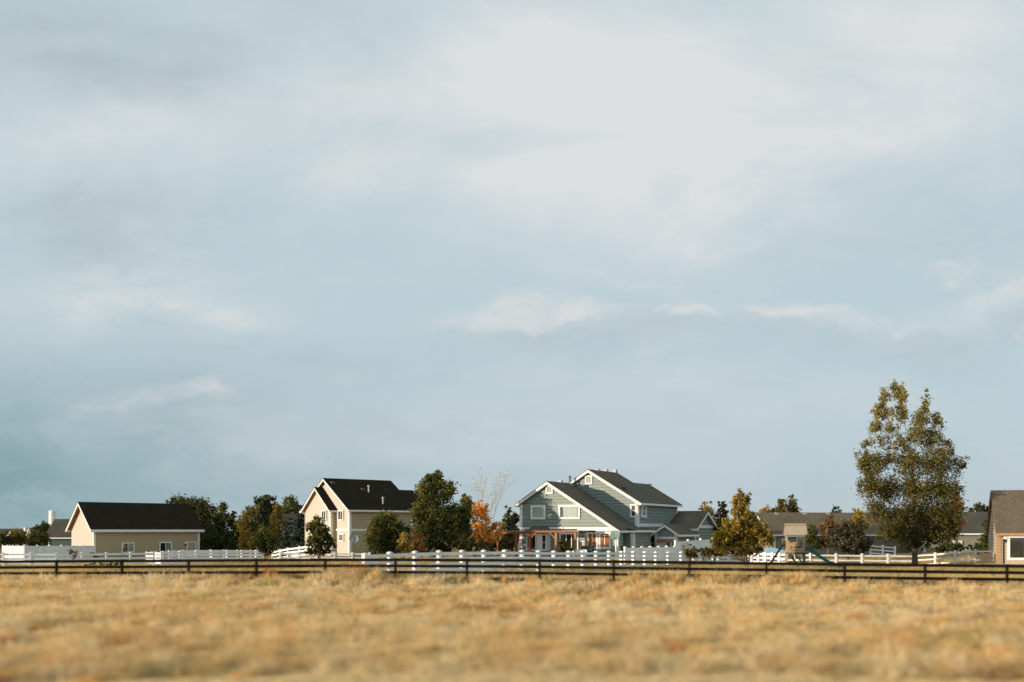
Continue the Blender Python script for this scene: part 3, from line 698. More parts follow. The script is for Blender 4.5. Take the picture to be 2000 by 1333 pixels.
# swing frame toward the camera-left
A = Vector((lx(1531), -.3, lz(1062)))
for q in ((lx(1494), -1.6, -.2), (lx(1562), -1.3, -.2)):
    m = MB(); m.beam(q, A, .12, .12); m.build('swing_leg', 'dark_wood', ps)
m = MB(); m.beam(A+Vector((-.1, -.2, 0)), Vector((lx(1551), -w-.2, lz(1055))), .14, .2); m.build('swing_beam', 'dark_wood', ps)
m = MB(); m.beam((lx(1552), -.4, pz0-.1), (lx(1571), -.5, .2), .1, .14); m.build('ladder', 'old_shaded_wood', ps)
ty = thing('blue_canopy', 'pale blue peaked canopy standing left of the playset', 'canopy', (P(1516, 0, 92).x, 92, P(0, 1107, 92).z), 0)
cz0, cz1 = P(0, 1080, 92).z-ty.location.z, P(0, 1069, 92).z-ty.location.z
m = MB(); m.add([(-1.6, -1.3, cz0), (1.4, -1.3, cz0), (1.4, 1.3, cz0), (-1.6, 1.3, cz0), (-.5, 0, cz1), (-1.6, -1.3, cz0-.12), (1.4, -1.3, cz0-.12), (1.4, 1.3, cz0-.12), (-1.6, 1.3, cz0-.12)],
    [(0, 1, 4), (1, 2, 4), (2, 3, 4), (3, 0, 4), (0, 5, 6, 1), (1, 6, 7, 2), (2, 7, 8, 3), (3, 8, 5, 0)]); m.build('canopy_cloth', 'pale_blue', ty)
for sx in (-1.55, 1.35):
    for sy in (-1.25, 1.25):
        m = MB(); m.tube([(sx, sy, -.4), (sx, sy, cz0-.05)], [.035, .035], 6); m.build('leg', 'white_trim', ty)
bxr = thing('utility_box', 'brown utility box behind the white fence beside the peach house wall', 'box', (P(1926, 0, 84).x, 84, P(0, 1100, 84).z), rad(-15))
m = MB(); m.box(-.38, .38, -.3, .3, -.3, .78); m.build('body', 'brown_box', bxr); m = MB(); m.box(-.41, .41, -.33, .33, .78, .84); m.build('lid', 'brown_box', bxr)
kb = thing('covered_cart', 'pale cart with a curved black lid at the corner of the tan outbuilding', 'cart', (P(180, 0, 104).x, 104, P(0, 1096, 104).z), rad(20))
m = MB(); m.box(-.75, .75, -.4, .4, -.3, .62); m.build('body', 'beige_box', kb)
m = MB(); m.prism([(-.55+1.1*k/10, -.42, .64+.26*math.sin(math.pi*k/10)) for k in range(11)], (0, .84, 0)); m.build('lid', 'dark_metal', kb)
m = MB(); m.box(.1, .7, -.43, -.402, .15, .55); m.build('door', 'dark_metal', kb)

# ------------------------------------------------------------------ trees
def set_attr(me, name, vals):
    a = me.attributes.new(name, 'FLOAT', 'FACE'); a.data.foreach_set('value', np.asarray(vals, np.float32))
def leaf_mesh(name, centers, size, tint, mat, parent, squash=1.0):
    n = len(centers)
    a = RNG.normal(size=(n, 3)); a[:, 2] *= .7; a /= np.linalg.norm(a, axis=1)[:, None]
    b = np.cross(a, RNG.normal(size=(n, 3))); b /= np.linalg.norm(b, axis=1)[:, None]
    s = size*(.6+.8*RNG.random(n))[:, None]
    v = np.empty((n, 4, 3)); v[:, 0] = centers-a*s*.62; v[:, 1] = centers+b*s*.38; v[:, 2] = centers+a*s*.62; v[:, 3] = centers-b*s*.38
    me = bpy.data.meshes.new(name); me.vertices.add(n*4); me.vertices.foreach_set('co', v.reshape(-1).astype(np.float32))
    me.loops.add(n*4); me.loops.foreach_set('vertex_index', np.arange(n*4, dtype=np.int32))
    me.polygons.add(n); me.polygons.foreach_set('loop_start', np.arange(n, dtype=np.int32)*4)
    me.update(calc_edges=True); set_attr(me, 'tint', np.clip(tint, 0, 1))
    me.materials.append(MATS[mat]); o = bpy.data.objects.new(name, me); COL.objects.link(o); o.parent = parent
    return o
def tree(name, label, cat, tx, base_py, Z, lobes, mat, leafm=.26, k=7., group=None, trunk=.18, bark='bark', clump=.26, depth=1.0, ev=False, limbs=True, trunk_top=None, tintz=.25, part='crown', vert=1.0, lr=.05, nlimb=3):
    base = P(tx, base_py, Z); s = F/Z; leafm *= .84
    root = thing(name, label, cat, base, 0, group)
    ctl(base.x, Z, base.z, .7)
    C = []; T = []; ends = []
    ymin = min(l[1]-l[3] for l in lobes); ymax = max(l[1]+l[3] for l in lobes)
    for l in lobes:
        cx, cy, rx, ry = l[:4]; dens = l[4] if len(l) > 4 else 1.0; off = l[5] if len(l) > 5 else 0
        c = np.array(P(cx, cy, Z)-base); c[1] += (RNG.random()-.5)*rx/s*.8*depth
        rr = np.array([rx/s*1.06, rx/s*depth*.95, ry/s*1.06])
        nl = int(k*1.9*dens*math.pi*rx*ry/((leafm*s)**2)); ncl = max(9, int(nl/24))
        d = RNG.normal(size=(ncl, 3)); d /= np.linalg.norm(d, axis=1)[:, None]
        cc = d*(RNG.random(ncl)**.42)[:, None]*rr*(1-.28*clump)+c
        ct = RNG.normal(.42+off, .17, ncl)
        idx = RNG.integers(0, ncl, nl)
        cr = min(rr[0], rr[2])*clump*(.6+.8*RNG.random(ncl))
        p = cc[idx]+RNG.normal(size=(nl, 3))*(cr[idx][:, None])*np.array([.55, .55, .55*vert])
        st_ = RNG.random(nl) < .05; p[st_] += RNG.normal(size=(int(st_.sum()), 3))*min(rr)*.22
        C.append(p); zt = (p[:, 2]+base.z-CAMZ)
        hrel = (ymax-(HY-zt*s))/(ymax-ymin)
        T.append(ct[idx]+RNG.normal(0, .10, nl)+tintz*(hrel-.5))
        ends.append((c, rr))
    C = np.concatenate(C); T = np.concatenate(T)
    keep = C[:, 2] > .05; C, T = C[keep], T[keep]
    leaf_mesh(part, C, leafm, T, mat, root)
    m = MB()
    zt = (trunk_top if trunk_top else .82)*max(e[0][2]+e[1][2]*.6 for e in ends)
    topc = np.mean([e[0] for e in ends], axis=0)
    n = 8; pts = []; rs = []
    for i in range(n+1):
        t = i/n; pts.append(Vector((topc[0]*t*t*.5+.06*math.sin(i*2.1+Z)*t, topc[1]*t*.3, -.4+(zt+.4)*t))); rs.append(trunk*(1.25-.25*min(1, t*8))*(1-.86*t)+.012)
    m.tube(pts, rs, 8)
    if limbs:
        for c, rr in ends:
            st = min(.8, max(.12, (c[2]-rr[2]*1.0)/max(zt, .1)*.75)); j = int(st*n); a = pts[j]
            for q in range(nlimb):
                e = Vector(c)+Vector(((RNG.random()-.5)*rr[0], (RNG.random()-.5)*rr[1], (RNG.random()-.7)*rr[2]))
                mid = a.lerp(e, .5)+Vector((RNG.normal(0, .05), RNG.normal(0, .05), -.12))*(e-a).length; r0 = min(rs[j]*.42, lr)
                m.tube([a, mid, e], [r0, r0*.55, .006], 5)
    m.build('trunk', bark, root)
    return root
def spruce(name, label, tx, base_py, Z, top_py, half, mat='leaf_spruce', group=None, leafm=.24, k=6):
    base = P(tx, base_py, Z); s = F/Z; H = (base_py-top_py)/s; Wd = half/s
    root = thing(name, label, 'tree', base, 0, group); ctl(base.x, Z, base.z, .7)
    tiers = max(9, int(H/.55)); C = []; T = []
    for i in range(tiers):
        t = i/(tiers-1); z = H*(.07+.91*t); r = Wd*(1-t)**.85+.12; nb = max(5, int(13*(1-t)+4))
        for b in range(nb):
            a = RNG.random()*6.283; ln = r*(.75+.35*RNG.random()); nl = int(k*ln/leafm*3)+8
            u = RNG.random(nl)**.7; dr = -.28*ln
            p = np.stack([np.cos(a)*u*ln, np.sin(a)*u*ln, z+dr*u], 1)+RNG.normal(0, .12, (nl, 3))*np.array([1.3, 1.3, .6])
            C.append(p); T.append(RNG.normal(.4, .14)+RNG.normal(0, .1, nl)+.22*(u-.5))
    C = np.concatenate(C); T = np.concatenate(T); keep = C[:, 2] > .05
    leaf_mesh('crown', C[keep], leafm, T[keep], mat, root)
    m = MB(); m.tube([(0, 0, -.4), (0, 0, H*.5), (0, 0, H*.97)], [.2, .12, .02], 7); m.build('trunk', 'bark', root)
    return root
GT = 'trees behind the houses'; GB = 'bushes and shrubs'
# far left
tree('bush', 'dark bush at the far left edge below the distant dark roof', 'bush', 6, 1090, 140, [(2, 1052, 17, 18), (12, 1060, 10, 12), (-14, 1058, 15, 18)], 'leaf_dark', group=GB)
tree('bush', 'olive and yellow bush in front of the pale yellow far gable', 'bush', 34, 1090, 142, [(30, 1050, 16, 17, 1, .12), (44, 1056, 12, 13), (22, 1060, 9, 10, 1, .3)], 'leaf_olive', group=GB)
tree('bush', 'dark round bush left of the teal shed', 'bush', 74, 1090, 146, [(72, 1053, 18, 18), (84, 1056, 14, 20), (60, 1060, 10, 12)], 'leaf_dark', group=GB)
tree('small_tree', 'low dark tree below the white silo', 'tree', 88, 1090, 175, [(86, 1030, 11, 12), (78, 1036, 14, 12)], 'leaf_dark', group=GT)
# behind the barn and between the houses
tree('broad_tree', 'broad dark tree rising behind the right end of the outbuilding roof', 'tree', 372, 1090, 152, [(350, 984, 22, 15, .8, .1), (378, 990, 26, 20), (402, 1005, 24, 26), (385, 1030, 28, 34), (330, 985, 12, 10, .5, .15), (412, 1050, 22, 24)], 'leaf_dark', leafm=.32, group=GT, trunk=.3)
tree('pointed_tree', 'dark pointed tree with ragged top right of the outbuilding', 'tree', 432, 1088, 142, [(437, 992, 11, 10), (428, 1008, 17, 16), (450, 1016, 10, 14), (430, 1035, 28, 26), (430, 1062, 34, 24), (458, 1002, 4, 8), (410, 1066, 22, 20)], 'leaf_dark', leafm=.28, group=GT, trunk=.25)
tree('low_tree', 'low dark tree filling the gap left of the tallest dark tree', 'tree', 470, 1088, 150, [(466, 1040, 18, 24), (460, 1066, 24, 20), (484, 1060, 18, 24)], 'leaf_dark', leafm=.28, group=GT)
tree('olive_tree', 'olive tinged tree leaning against the tallest dark tree', 'tree', 490, 1088, 138, [(488, 1003, 15, 13, 1, .15), (482, 1022, 20, 18, 1, .08), (492, 1046, 24, 22), (486, 1068, 22, 16)], 'leaf_olive', leafm=.26, group=GT)
tree('tall_dark_tree', 'tallest dark tree of the clump between outbuilding and cream house', 'tree', 520, 1090, 146, [(516, 981, 18, 13), (526, 975, 12, 10), (504, 978, 8, 8), (518, 1000, 27, 20), (522, 1028, 30, 28), (520, 1060, 30, 24), (537, 990, 9, 10)], 'leaf_dark', leafm=.3, group=GT, trunk=.3)
tree('yellowing_tree', 'tree with golden yellow top in the dark clump', 'tree', 541, 1086, 132, [(541, 994, 10, 12, 1, .3), (540, 1014, 13, 14, 1, .2), (546, 1036, 20, 20, 1, -.05), (552, 1060, 22, 20, 1, -.15)], 'leaf_olive', leafm=.25, group=GT)
tree('round_tree', 'mid green tree above the grey roof left of the cream house', 'tree', 567, 1090, 178, [(566, 984, 16, 14), (560, 1000, 18, 16), (576, 1004, 16, 18), (568, 1030, 22, 24)], 'leaf_mid', leafm=.32, group=GT)
spruce('spruce', 'blue green spruce beside the left wall of the cream house', 586, 1090, 126, 988, 33, group=GT)
spruce('spruce', 'second blue green spruce lower and left of the other spruce', 566, 1090, 128, 1012, 28, group=GT)
tree('sapling', 'pale olive sapling with dry orange base behind the black fence', 'tree', 517, 1094, 78, [(515, 1035, 9, 12, 1, .1), (512, 1050, 17, 14, 1, .05), (526, 1056, 18, 16, 1, -.2), (508, 1064, 20, 10, .8), (520, 1072, 18, 9, 1, -.2)], 'leaf_mid', leafm=.17, group=GT, trunk=.07, tintz=.5, k=9)
tree('young_tree', 'bushy green young tree in front of the cream house bay', 'tree', 623, 1095, 82, [(620, 1020, 13, 10, 1, .1), (614, 1034, 18, 14, 1, .1), (628, 1040, 16, 16, 1, -.05), (622, 1058, 24, 15), (636, 1060, 16, 11, 1, -.1), (624, 1076, 24, 9, 1, -.15), (650, 1066, 8, 6, .8), (606, 1078, 12, 6)], 'leaf_mid', leafm=.19, group=GT, trunk=.09, k=10)
tree('round_bush', 'large rounded green bush in front of the cream house long wall', 'bush', 755, 1092, 86, [(752, 1020, 27, 21, 1, .06), (740, 1040, 27, 22, 1, .06), (770, 1040, 26, 26, 1, -.08), (752, 1064, 38, 22), (728, 1058, 16, 16), (792, 1040, 12, 14, 1, -.05)], 'leaf_mid', leafm=.19, group=GB, k=9)
tree('shrub', 'yellow green shrub right of the rounded bush', 'bush', 790, 1092, 83, [(787, 1052, 10, 12, .8, .25), (790, 1068, 17, 13, .9), (782, 1074, 12, 8)], 'leaf_autumn', leafm=.17, group=GB, trunk=.05)
tree('shrub', 'dull red shrub at the foot of the big green tree', 'bush', 812, 1090, 92, [(812, 1050, 13, 15, .8), (814, 1068, 16, 14)], 'leaf_rust', leafm=.2, group=GB, trunk=.05)
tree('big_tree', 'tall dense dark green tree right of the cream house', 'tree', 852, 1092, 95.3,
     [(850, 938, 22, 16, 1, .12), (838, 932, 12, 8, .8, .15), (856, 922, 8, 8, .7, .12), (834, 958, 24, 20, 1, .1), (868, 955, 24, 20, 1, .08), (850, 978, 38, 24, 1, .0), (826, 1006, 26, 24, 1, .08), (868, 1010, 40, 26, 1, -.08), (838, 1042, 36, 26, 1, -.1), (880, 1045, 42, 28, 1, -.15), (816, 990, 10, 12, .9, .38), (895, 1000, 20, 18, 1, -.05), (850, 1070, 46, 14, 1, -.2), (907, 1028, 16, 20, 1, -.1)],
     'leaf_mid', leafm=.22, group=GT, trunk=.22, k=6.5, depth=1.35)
tree('back_tree', 'olive dark tree peeking out behind the orange tree', 'tree', 912, 1090, 118, [(908, 978, 16, 12, 1, .15), (914, 996, 18, 18), (904, 1010, 16, 18)], 'leaf_mid', leafm=.26, group=GT)
tree('orange_tree', 'bright orange autumn tree left of the pergola', 'tree', 948, 1090, 95.5, [(938, 990, 14, 16, .8, .1), (940, 1012, 22, 20, 1, .08), (936, 1036, 24, 18, 1, 0), (964, 1038, 20, 16, .9, 0), (950, 1052, 26, 14, 1, -.08), (974, 1030, 14, 12, .6)], 'leaf_orange', leafm=.2, group=GT, trunk=.14, k=5, depth=1.3)
tree('dark_shrub', 'dark hedge shrub under the orange tree', 'bush', 935, 1092, 101, [(930, 1064, 28, 14), (965, 1066, 26, 13), (905, 1066, 22, 14), (988, 1064, 16, 14)], 'leaf_dark', leafm=.22, group=GB)
tree('dark_tree', 'dark blackish tree at the left wall of the teal house', 'tree', 998, 1092, 112, [(992, 1001, 10, 12, .6), (998, 1014, 15, 14), (996, 1034, 22, 18), (1004, 1052, 18, 20), (1010, 1012, 7, 8, .7)], 'leaf_dark', leafm=.25, group=GT)
# bare tree
bt = thing('bare_tree', 'nearly leafless pale tree above the orange tree', 'tree', P(952, 1090, 102), 0, GT); ctl(bt.location.x, 102, bt.location.z)
m = MB(); s = F/102; tw = []
def branch(p, d, ln, r, lv):
    q = p+d*ln; m.tube([p, p.lerp(q, .5)+Vector((random.gauss(0, .05), random.gauss(0, .05), 0)), q], [r, r*.8, r*.6], 5)
    if lv == 0: tw.append(q); return
    for k in range(3 if lv > 1 else 4):
        dd = (d+Vector((random.gauss(0, .26), random.gauss(0, .26), .14+random.random()*.15))).normalized()
        branch(q if k else p.lerp(q, .75), dd, ln*random.uniform(.62, .85), r*.55, lv-1)
branch(Vector((0, 0, -.4)), Vector((.03, 0, 1)), 2.85, .075, 4)
m.build('trunk', 'pale_bark', bt)
tc = np.array([t for t in tw]); tc = np.repeat(tc, 3, axis=0)+RNG.normal(0, .18, (len(tc)*3, 3))
leaf_mesh('crown', tc, .12, RNG.normal(.5, .2, len(tc)), 'leaf_pale', bt)
# patio plants by the teal house
tree('patio_shrub', 'thin green shrub in front of the teal house sliding door', 'bush', 1104, 1096, 94, [(1100, 1062, 9, 10, .6), (1104, 1074, 13, 10, .8)], 'leaf_olive', leafm=.15, group=GB, trunk=.03)
for (px, w, lab) in ((1348, 17, 'dark dry shrub against the right part of the tall white privacy fence'), (1374, 14, 'small round shrub between the privacy fence and the autumn tree'), (1395, 15, 'dark shrub at the foot of the big autumn tree')):
    tree('shrub', lab, 'bush', px, 1094, 90, [(px, 1084-w*.5, w, w*.62, .8), (px+5, 1082, w*.9, 8)], 'leaf_olive', leafm=.17, group=GB, trunk=.04, tintz=0)
# right of the teal house
tree('yellow_tree', 'thin yellow tree just right of the teal house garage gable', 'tree', 1378, 1092, 128, [(1376, 994, 8, 14, .6, .1), (1384, 990, 8, 10, .5, .15), (1370, 1004, 8, 12, .5), (1384, 1010, 14, 18, .8), (1386, 1040, 16, 24, .9, -.2)], 'leaf_autumn', leafm=.24, group=GT)
tree('olive_tree', 'brown olive tree left of the big autumn tree', 'tree', 1408, 1092, 112, [(1411, 990, 9, 12, .8), (1408, 1008, 14, 16), (1406, 1032, 20, 22, 1, -.1), (1400, 1058, 20, 20, 1, -.15)], 'leaf_olive', leafm=.23, group=GT)
tree('autumn_tree', 'large yellow green autumn tree with short trunk left of the playset', 'tree', 1457, 1104, 74.5,
     [(1446, 960, 5, 10, .5, -.1), (1447, 980, 17, 16, 1, .2), (1436, 978, 10, 10, .8, .1), (1463, 972, 6, 10, .6, 0), (1448, 1002, 22, 16, 1, .1), (1466, 1008, 12, 16, .8, .05), (1438, 1026, 30, 19, 1, .04), (1472, 1030, 30, 18, .9, .1), (1432, 1050, 38, 19, 1, -.14), (1478, 1052, 34, 19, 1, -.06), (1452, 1072, 48, 13, 1, -.18), (1498, 1046, 14, 14, .9, -.1), (1408, 1056, 18, 18, .9, -.16), (1454, 1084, 20, 8, .7, -.25)],
     'leaf_autumn', leafm=.19, group=GT, trunk=.13, k=8)
tree('yellow_tree', 'bright yellow tree behind the left end of the ranch roof', 'tree', 1502, 1090, 150, [(1496, 1000, 12, 11, .9), (1512, 1000, 12, 10, .9), (1504, 1012, 22, 14)], 'leaf_yellow', leafm=.28, group=GT)
tree('olive_tree', 'yellow olive tree behind the middle of the ranch roof', 'tree', 1530, 1090, 148, [(1527, 984, 9, 12, .8, .15), (1546, 974, 7, 10, .6, -.1), (1545, 990, 14, 14, .9, -.05), (1526, 1000, 14, 14, 1, .1), (1552, 1004, 14, 12, .9, -.1)], 'leaf_olive', leafm=.27, group=GT)
tree('small_tree', 'small rounded dark olive tree showing above the right end of the ranch roof', 'tree', 1632, 1090, 152, [(1632, 1000, 11, 9), (1632, 1014, 13, 12), (1614, 1006, 7, 5, .7)], 'leaf_mid', leafm=.26, group=GT)
tree('reddish_tree', 'small reddish brown tree in front of the ranch roof', 'tree', 1618, 1092, 108, [(1622, 1020, 12, 13, .6), (1610, 1032, 14, 12, .6), (1628, 1042, 20, 18, .8, -.1), (1614, 1058, 18, 14, .7, -.1)], 'leaf_rust', leafm=.2, group=GT)
tree('small_tree', 'small dark tree right of the playset roof', 'tree', 1588, 1092, 108, [(1586, 1036, 10, 10, .8), (1588, 1052, 15, 15, 1), (1592, 1064, 12, 10)], 'leaf_mid', leafm=.2, group=GT)
tree('juniper', 'grey green juniper bush right of the playset slide', 'bush', 1655, 1094, 99, [(1656, 1026, 16, 12, .9, .1), (1640, 1044, 24, 16, 1, .05), (1668, 1042, 24, 18, 1, 0), (1648, 1064, 36, 18, 1, 0), (1680, 1064, 26, 20, 1, -.05)], 'leaf_juniper', leafm=.22, group=GB)
tree('yellow_tree', 'yellow tree touching the left edge of the tall poplar', 'tree', 1674, 1092, 118, [(1674, 1006, 12, 12, .9, .1), (1668, 1020, 14, 14, .9), (1684, 1022, 14, 16)], 'leaf_autumn', leafm=.24, group=GT)
# the poplar
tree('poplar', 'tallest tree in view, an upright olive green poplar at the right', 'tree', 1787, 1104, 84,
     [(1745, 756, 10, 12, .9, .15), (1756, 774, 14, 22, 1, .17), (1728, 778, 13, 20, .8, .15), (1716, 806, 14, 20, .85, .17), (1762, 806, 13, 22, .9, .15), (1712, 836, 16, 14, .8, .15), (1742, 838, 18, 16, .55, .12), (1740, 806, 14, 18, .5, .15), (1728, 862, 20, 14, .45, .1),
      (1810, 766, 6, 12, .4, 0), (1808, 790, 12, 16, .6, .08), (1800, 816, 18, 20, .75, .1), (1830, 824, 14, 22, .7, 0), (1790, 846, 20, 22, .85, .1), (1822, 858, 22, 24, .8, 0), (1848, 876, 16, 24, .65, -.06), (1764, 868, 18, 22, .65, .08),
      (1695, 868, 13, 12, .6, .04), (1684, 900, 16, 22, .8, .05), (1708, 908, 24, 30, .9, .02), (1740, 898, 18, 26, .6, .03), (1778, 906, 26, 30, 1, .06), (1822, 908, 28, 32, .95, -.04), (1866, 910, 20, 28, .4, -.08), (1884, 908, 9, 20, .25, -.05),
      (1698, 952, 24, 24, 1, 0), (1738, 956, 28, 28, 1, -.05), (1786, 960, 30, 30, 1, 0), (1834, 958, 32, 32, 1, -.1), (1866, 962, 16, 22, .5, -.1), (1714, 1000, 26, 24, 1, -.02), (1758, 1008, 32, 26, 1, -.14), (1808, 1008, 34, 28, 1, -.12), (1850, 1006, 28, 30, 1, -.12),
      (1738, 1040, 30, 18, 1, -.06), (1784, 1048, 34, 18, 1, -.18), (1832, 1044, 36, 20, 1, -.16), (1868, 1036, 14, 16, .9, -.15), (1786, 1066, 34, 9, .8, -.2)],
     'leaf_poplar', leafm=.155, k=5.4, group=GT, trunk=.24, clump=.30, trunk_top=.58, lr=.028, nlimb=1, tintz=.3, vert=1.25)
tree('reddish_tree', 'dark reddish tree at the right flank of the poplar', 'tree', 1868, 1090, 110, [(1866, 976, 12, 12, .9, .1), (1870, 994, 16, 16), (1868, 1020, 18, 20)], 'leaf_rust', leafm=.22, group=GT, tintz=-.1)
tree('dark_tree', 'dark tree behind the olive house roof by the peach house', 'tree', 1914, 1090, 160, [(1913, 991, 11, 9), (1908, 1000, 16, 10), (1934, 990, 9, 12), (1928, 1004, 14, 10)], 'leaf_dark', leafm=.3, group=GT)
spruce('spruce', 'small spruce against the corner of the peach house', 1929, 1092, 96, 1016, 17, 'leaf_dark', group=GT, leafm=.2)
tree('hedge_shrub', 'low dark hedge shrub below the olive house window', 'bush', 1862, 1092, 100, [(1850, 1068, 20, 9), (1872, 1070, 16, 8), (1835, 1072, 16, 7)], 'leaf_dark', leafm=.18, group=GB, trunk=.04)
tree('hedge_shrub', 'low dark hedge shrub left of the small spruce', 'bush', 1908, 1092, 100, [(1900, 1070, 15, 7), (1914, 1068, 14, 8)], 'leaf_dark', leafm=.18, group=GB, trunk=.04)
tree('sapling', 'tiny orange leaved sapling in front of the solid white fence', 'tree', 143.5, 1096, 86, [(140, 1076, 7, 5, .6), (148, 1080, 5, 5, .6, .1), (138, 1080, 5, 4, .5), (144, 1087, 4, 4, .8)], 'leaf_rust', leafm=.14, group=GT, trunk=.025, tintz=0, k=5)
tree('dark_shrub', 'low dark weeds behind the black fence below the outbuilding', 'bush', 205, 1106, 66, [(188, 1104, 24, 4, .8), (225, 1102, 22, 4, .8), (170, 1106, 16, 4, .7)], 'leaf_dark', leafm=.12, group=GB, trunk=.02, depth=.5)

# ------------------------------------------------------------------ ground
def ground_sheet():
    xs = np.concatenate([np.linspace(-1500, -130, 16), np.linspace(-120, 120, 121), np.linspace(130, 1500, 16)])
    ys = np.concatenate([np.linspace(-200, -10, 6), np.linspace(0, 190, 96), np.linspace(200, 2600, 26)])
    X, Y = np.meshgrid(xs, ys); Zg = ground(X, Y)
    far = np.clip((np.hypot(X, Y-90)-220)/200, 0, 1); Zg = Zg*(1-far)+far*(-.6)
    n, mm = X.shape
    v = np.stack([X, Y, Zg], -1).reshape(-1, 3)
    fs = [(i*mm+j, i*mm+j+1, (i+1)*mm+j+1, (i+1)*mm+j) for i in range(n-1) for j in range(mm-1)]
    me = bpy.data.meshes.new('ground'); me.from_pydata(v.tolist(), [], fs); me.update()
    for p in me.polygons: p.use_smooth = True
    m, N, L, b = new_mat('dry_ground')
    tc = N.new('ShaderNodeTexCoord')
    n1 = N.new('ShaderNodeTexNoise'); n1.inputs['Scale'].default_value = .35; n1.inputs['Detail'].default_value = 8
    n2 = N.new('ShaderNodeTexNoise'); n2.inputs['Scale'].default_value = 5; n2.inputs['Detail'].default_value = 6
    L.new(tc.outputs['Object'], n1.inputs['Vector']); L.new(tc.outputs['Object'], n2.inputs['Vector'])
    r1 = ramp(N, [(.3, (.24, .16, .065)), (.5, (.36, .245, .10)), (.7, (.42, .31, .16))])
    r2 = ramp(N, [(.3, (.6, .6, .6)), (.7, (1.15, 1.15, 1.15))])
    L.new(n1.outputs['Fac'], r1.inputs['Fac']); L.new(n2.outputs['Fac'], r2.inputs['Fac'])
    mx = N.new('ShaderNodeMix'); mx.data_type = 'RGBA'; mx.blend_type = 'MULTIPLY'; mx.inputs['Factor'].default_value = .8
    L.new(r1.outputs['Color'], mx.inputs[6]); L.new(r2.outputs['Color'], mx.inputs[7]); L.new(mx.outputs[2], b.inputs['Base Color'])
    b.inputs['Roughness'].default_value = 1; b.inputs['Specular IOR Level'].default_value = .05
    me.materials.append(m)
    o = bpy.data.objects.new('ground', me); COL.objects.link(o); o['kind'] = 'structure'; o['label'] = 'flat dry straw coloured ground'
ground_sheet()

# ------------------------------------------------------------------ grass
def smooth_noise(x, y, seeds, lo, hi):
    r = np.random.default_rng(seeds); out = np.zeros_like(x)
    for _ in range(14):
        k = r.uniform(lo, hi); a = r.uniform(0, 6.283); ph = r.uniform(0, 6.283)
        out += np.sin(k*(x*math.cos(a)*.55+y*math.sin(a))+ph+1.3*np.sin(.4*k*(x*.6-y)+ph*2))
    return out/14**.5
def blades(name, label, x, y, h, w, col, mat, lean=.35, cat='grass', spread=.12):
    n = len(x); z = gfast(x, y)
    a = RNG.random(n)*6.283; ln = np.abs(RNG.normal(0, lean, n)); la = RNG.random(n)*6.283
    dx, dy = np.cos(a)*w/2, np.sin(a)*w/2
    v = np.empty((n, 3, 3))
    v[:, 0] = np.stack([x-dx, y-dy, z-.03], 1); v[:, 1] = np.stack([x+dx, y+dy, z-.03], 1)
    v[:, 2] = np.stack([x+np.cos(la)*ln*h, y+np.sin(la)*ln*h, z+h], 1)
    me = bpy.data.meshes.new(name); me.vertices.add(n*3); me.vertices.foreach_set('co', v.reshape(-1).astype(np.float32))
    me.loops.add(n*3); me.loops.foreach_set('vertex_index', np.arange(n*3, dtype=np.int32))
    me.polygons.add(n); me.polygons.foreach_set('loop_start', np.arange(n, dtype=np.int32)*3)
    me.update(calc_edges=True)
    at = me.attributes.new('hue', 'FLOAT_COLOR', 'FACE')
    c4 = np.ones((n, 4), np.float32); c4[:, :3] = col; at.data.foreach_set('color', c4.reshape(-1))
    me.materials.append(MATS[mat]); o = bpy.data.objects.new(name, me); COL.objects.link(o)
    o['kind'] = 'stuff'; o['label'] = label; o['category'] = cat
    return o
def scatter(n, y0, y1, wide=.60, pw=1.0):
    # density falls with distance
    u = RNG.random(n); y = y0*(y1/y0)**(u**pw); x = (RNG.random(n)*2-1)*(y*wide+3)
    return x, y
STRAW = np.array([.84, .635, .335]); GOLD = np.array([.78, .515, .195]); PALE = np.array([.87, .69, .42]); RUST = np.array([.72, .39, .14]); OLIVE = np.array([.57, .445, .185])
def field_colour(x, y):
    a = smooth_noise(x*1.6, y*.35, 3, .25, 1.0)[:, None]; b = smooth_noise(x*2, y*.5, 5, .4, 1.4)[:, None]; c = smooth_noise(x*1.8, y*.5, 8, .3, 1.1)[:, None]
    col = STRAW+np.clip(a, 0, 1.5)/1.5*(PALE-STRAW)
    col = col+np.clip(-a-.1, 0, 1)*.6*(GOLD-col)
    col = col+np.clip(b-.7, 0, 1)*.7*(OLIVE-col)
    col = col+np.clip(c-1.0, 0, .8)*.45*(RUST-col)
    # pale short verge along the road
    v = np.clip((21.6-y-.5*b[:, 0]*.6)/1.6, 0, 1)[:, None]; col = col+.75*v*(np.array([.86, .69, .42])-col)
    # greener low patch near the verge, left of centre
    g = np.exp(-((x+6.9)/1.0)**2-((y-19.9)/.5)**2)[:, None]; col = col+.85*g*(np.array([.16, .15, .05])-col)
    return col
nt = 62000
tx, ty_ = scatter(nt, 15, 56.5)
per = 13
x = np.repeat(tx, per)+RNG.normal(0, .11, nt*per); y = np.repeat(ty_, per)+RNG.normal(0, .11, nt*per)
hn = 1+.32*smooth_noise(tx, ty_, 11, .25, 1.0)
h = np.repeat(np.clip(hn, .45, 1.7)*(.22+.13*RNG.random(nt))*np.where(ty_ < 21, .6, 1), per)*(.55+.65*RNG.random(nt*per))
col = np.repeat(field_colour(tx, ty_)*(.85+.3*RNG.random((nt, 1))), per, axis=0)*(.85+.3*RNG.random((nt*per, 1)))
# bunch grass: taller tussocks of their own colour
nb = 2600
bx_, by_ = scatter(nb, 19.5, 57)
pb = 95
br = RNG.uniform(.18, .5, nb); bh = RNG.uniform(.38, .72, nb)*(1+.25*np.clip((by_-45)/8, 0, 1))
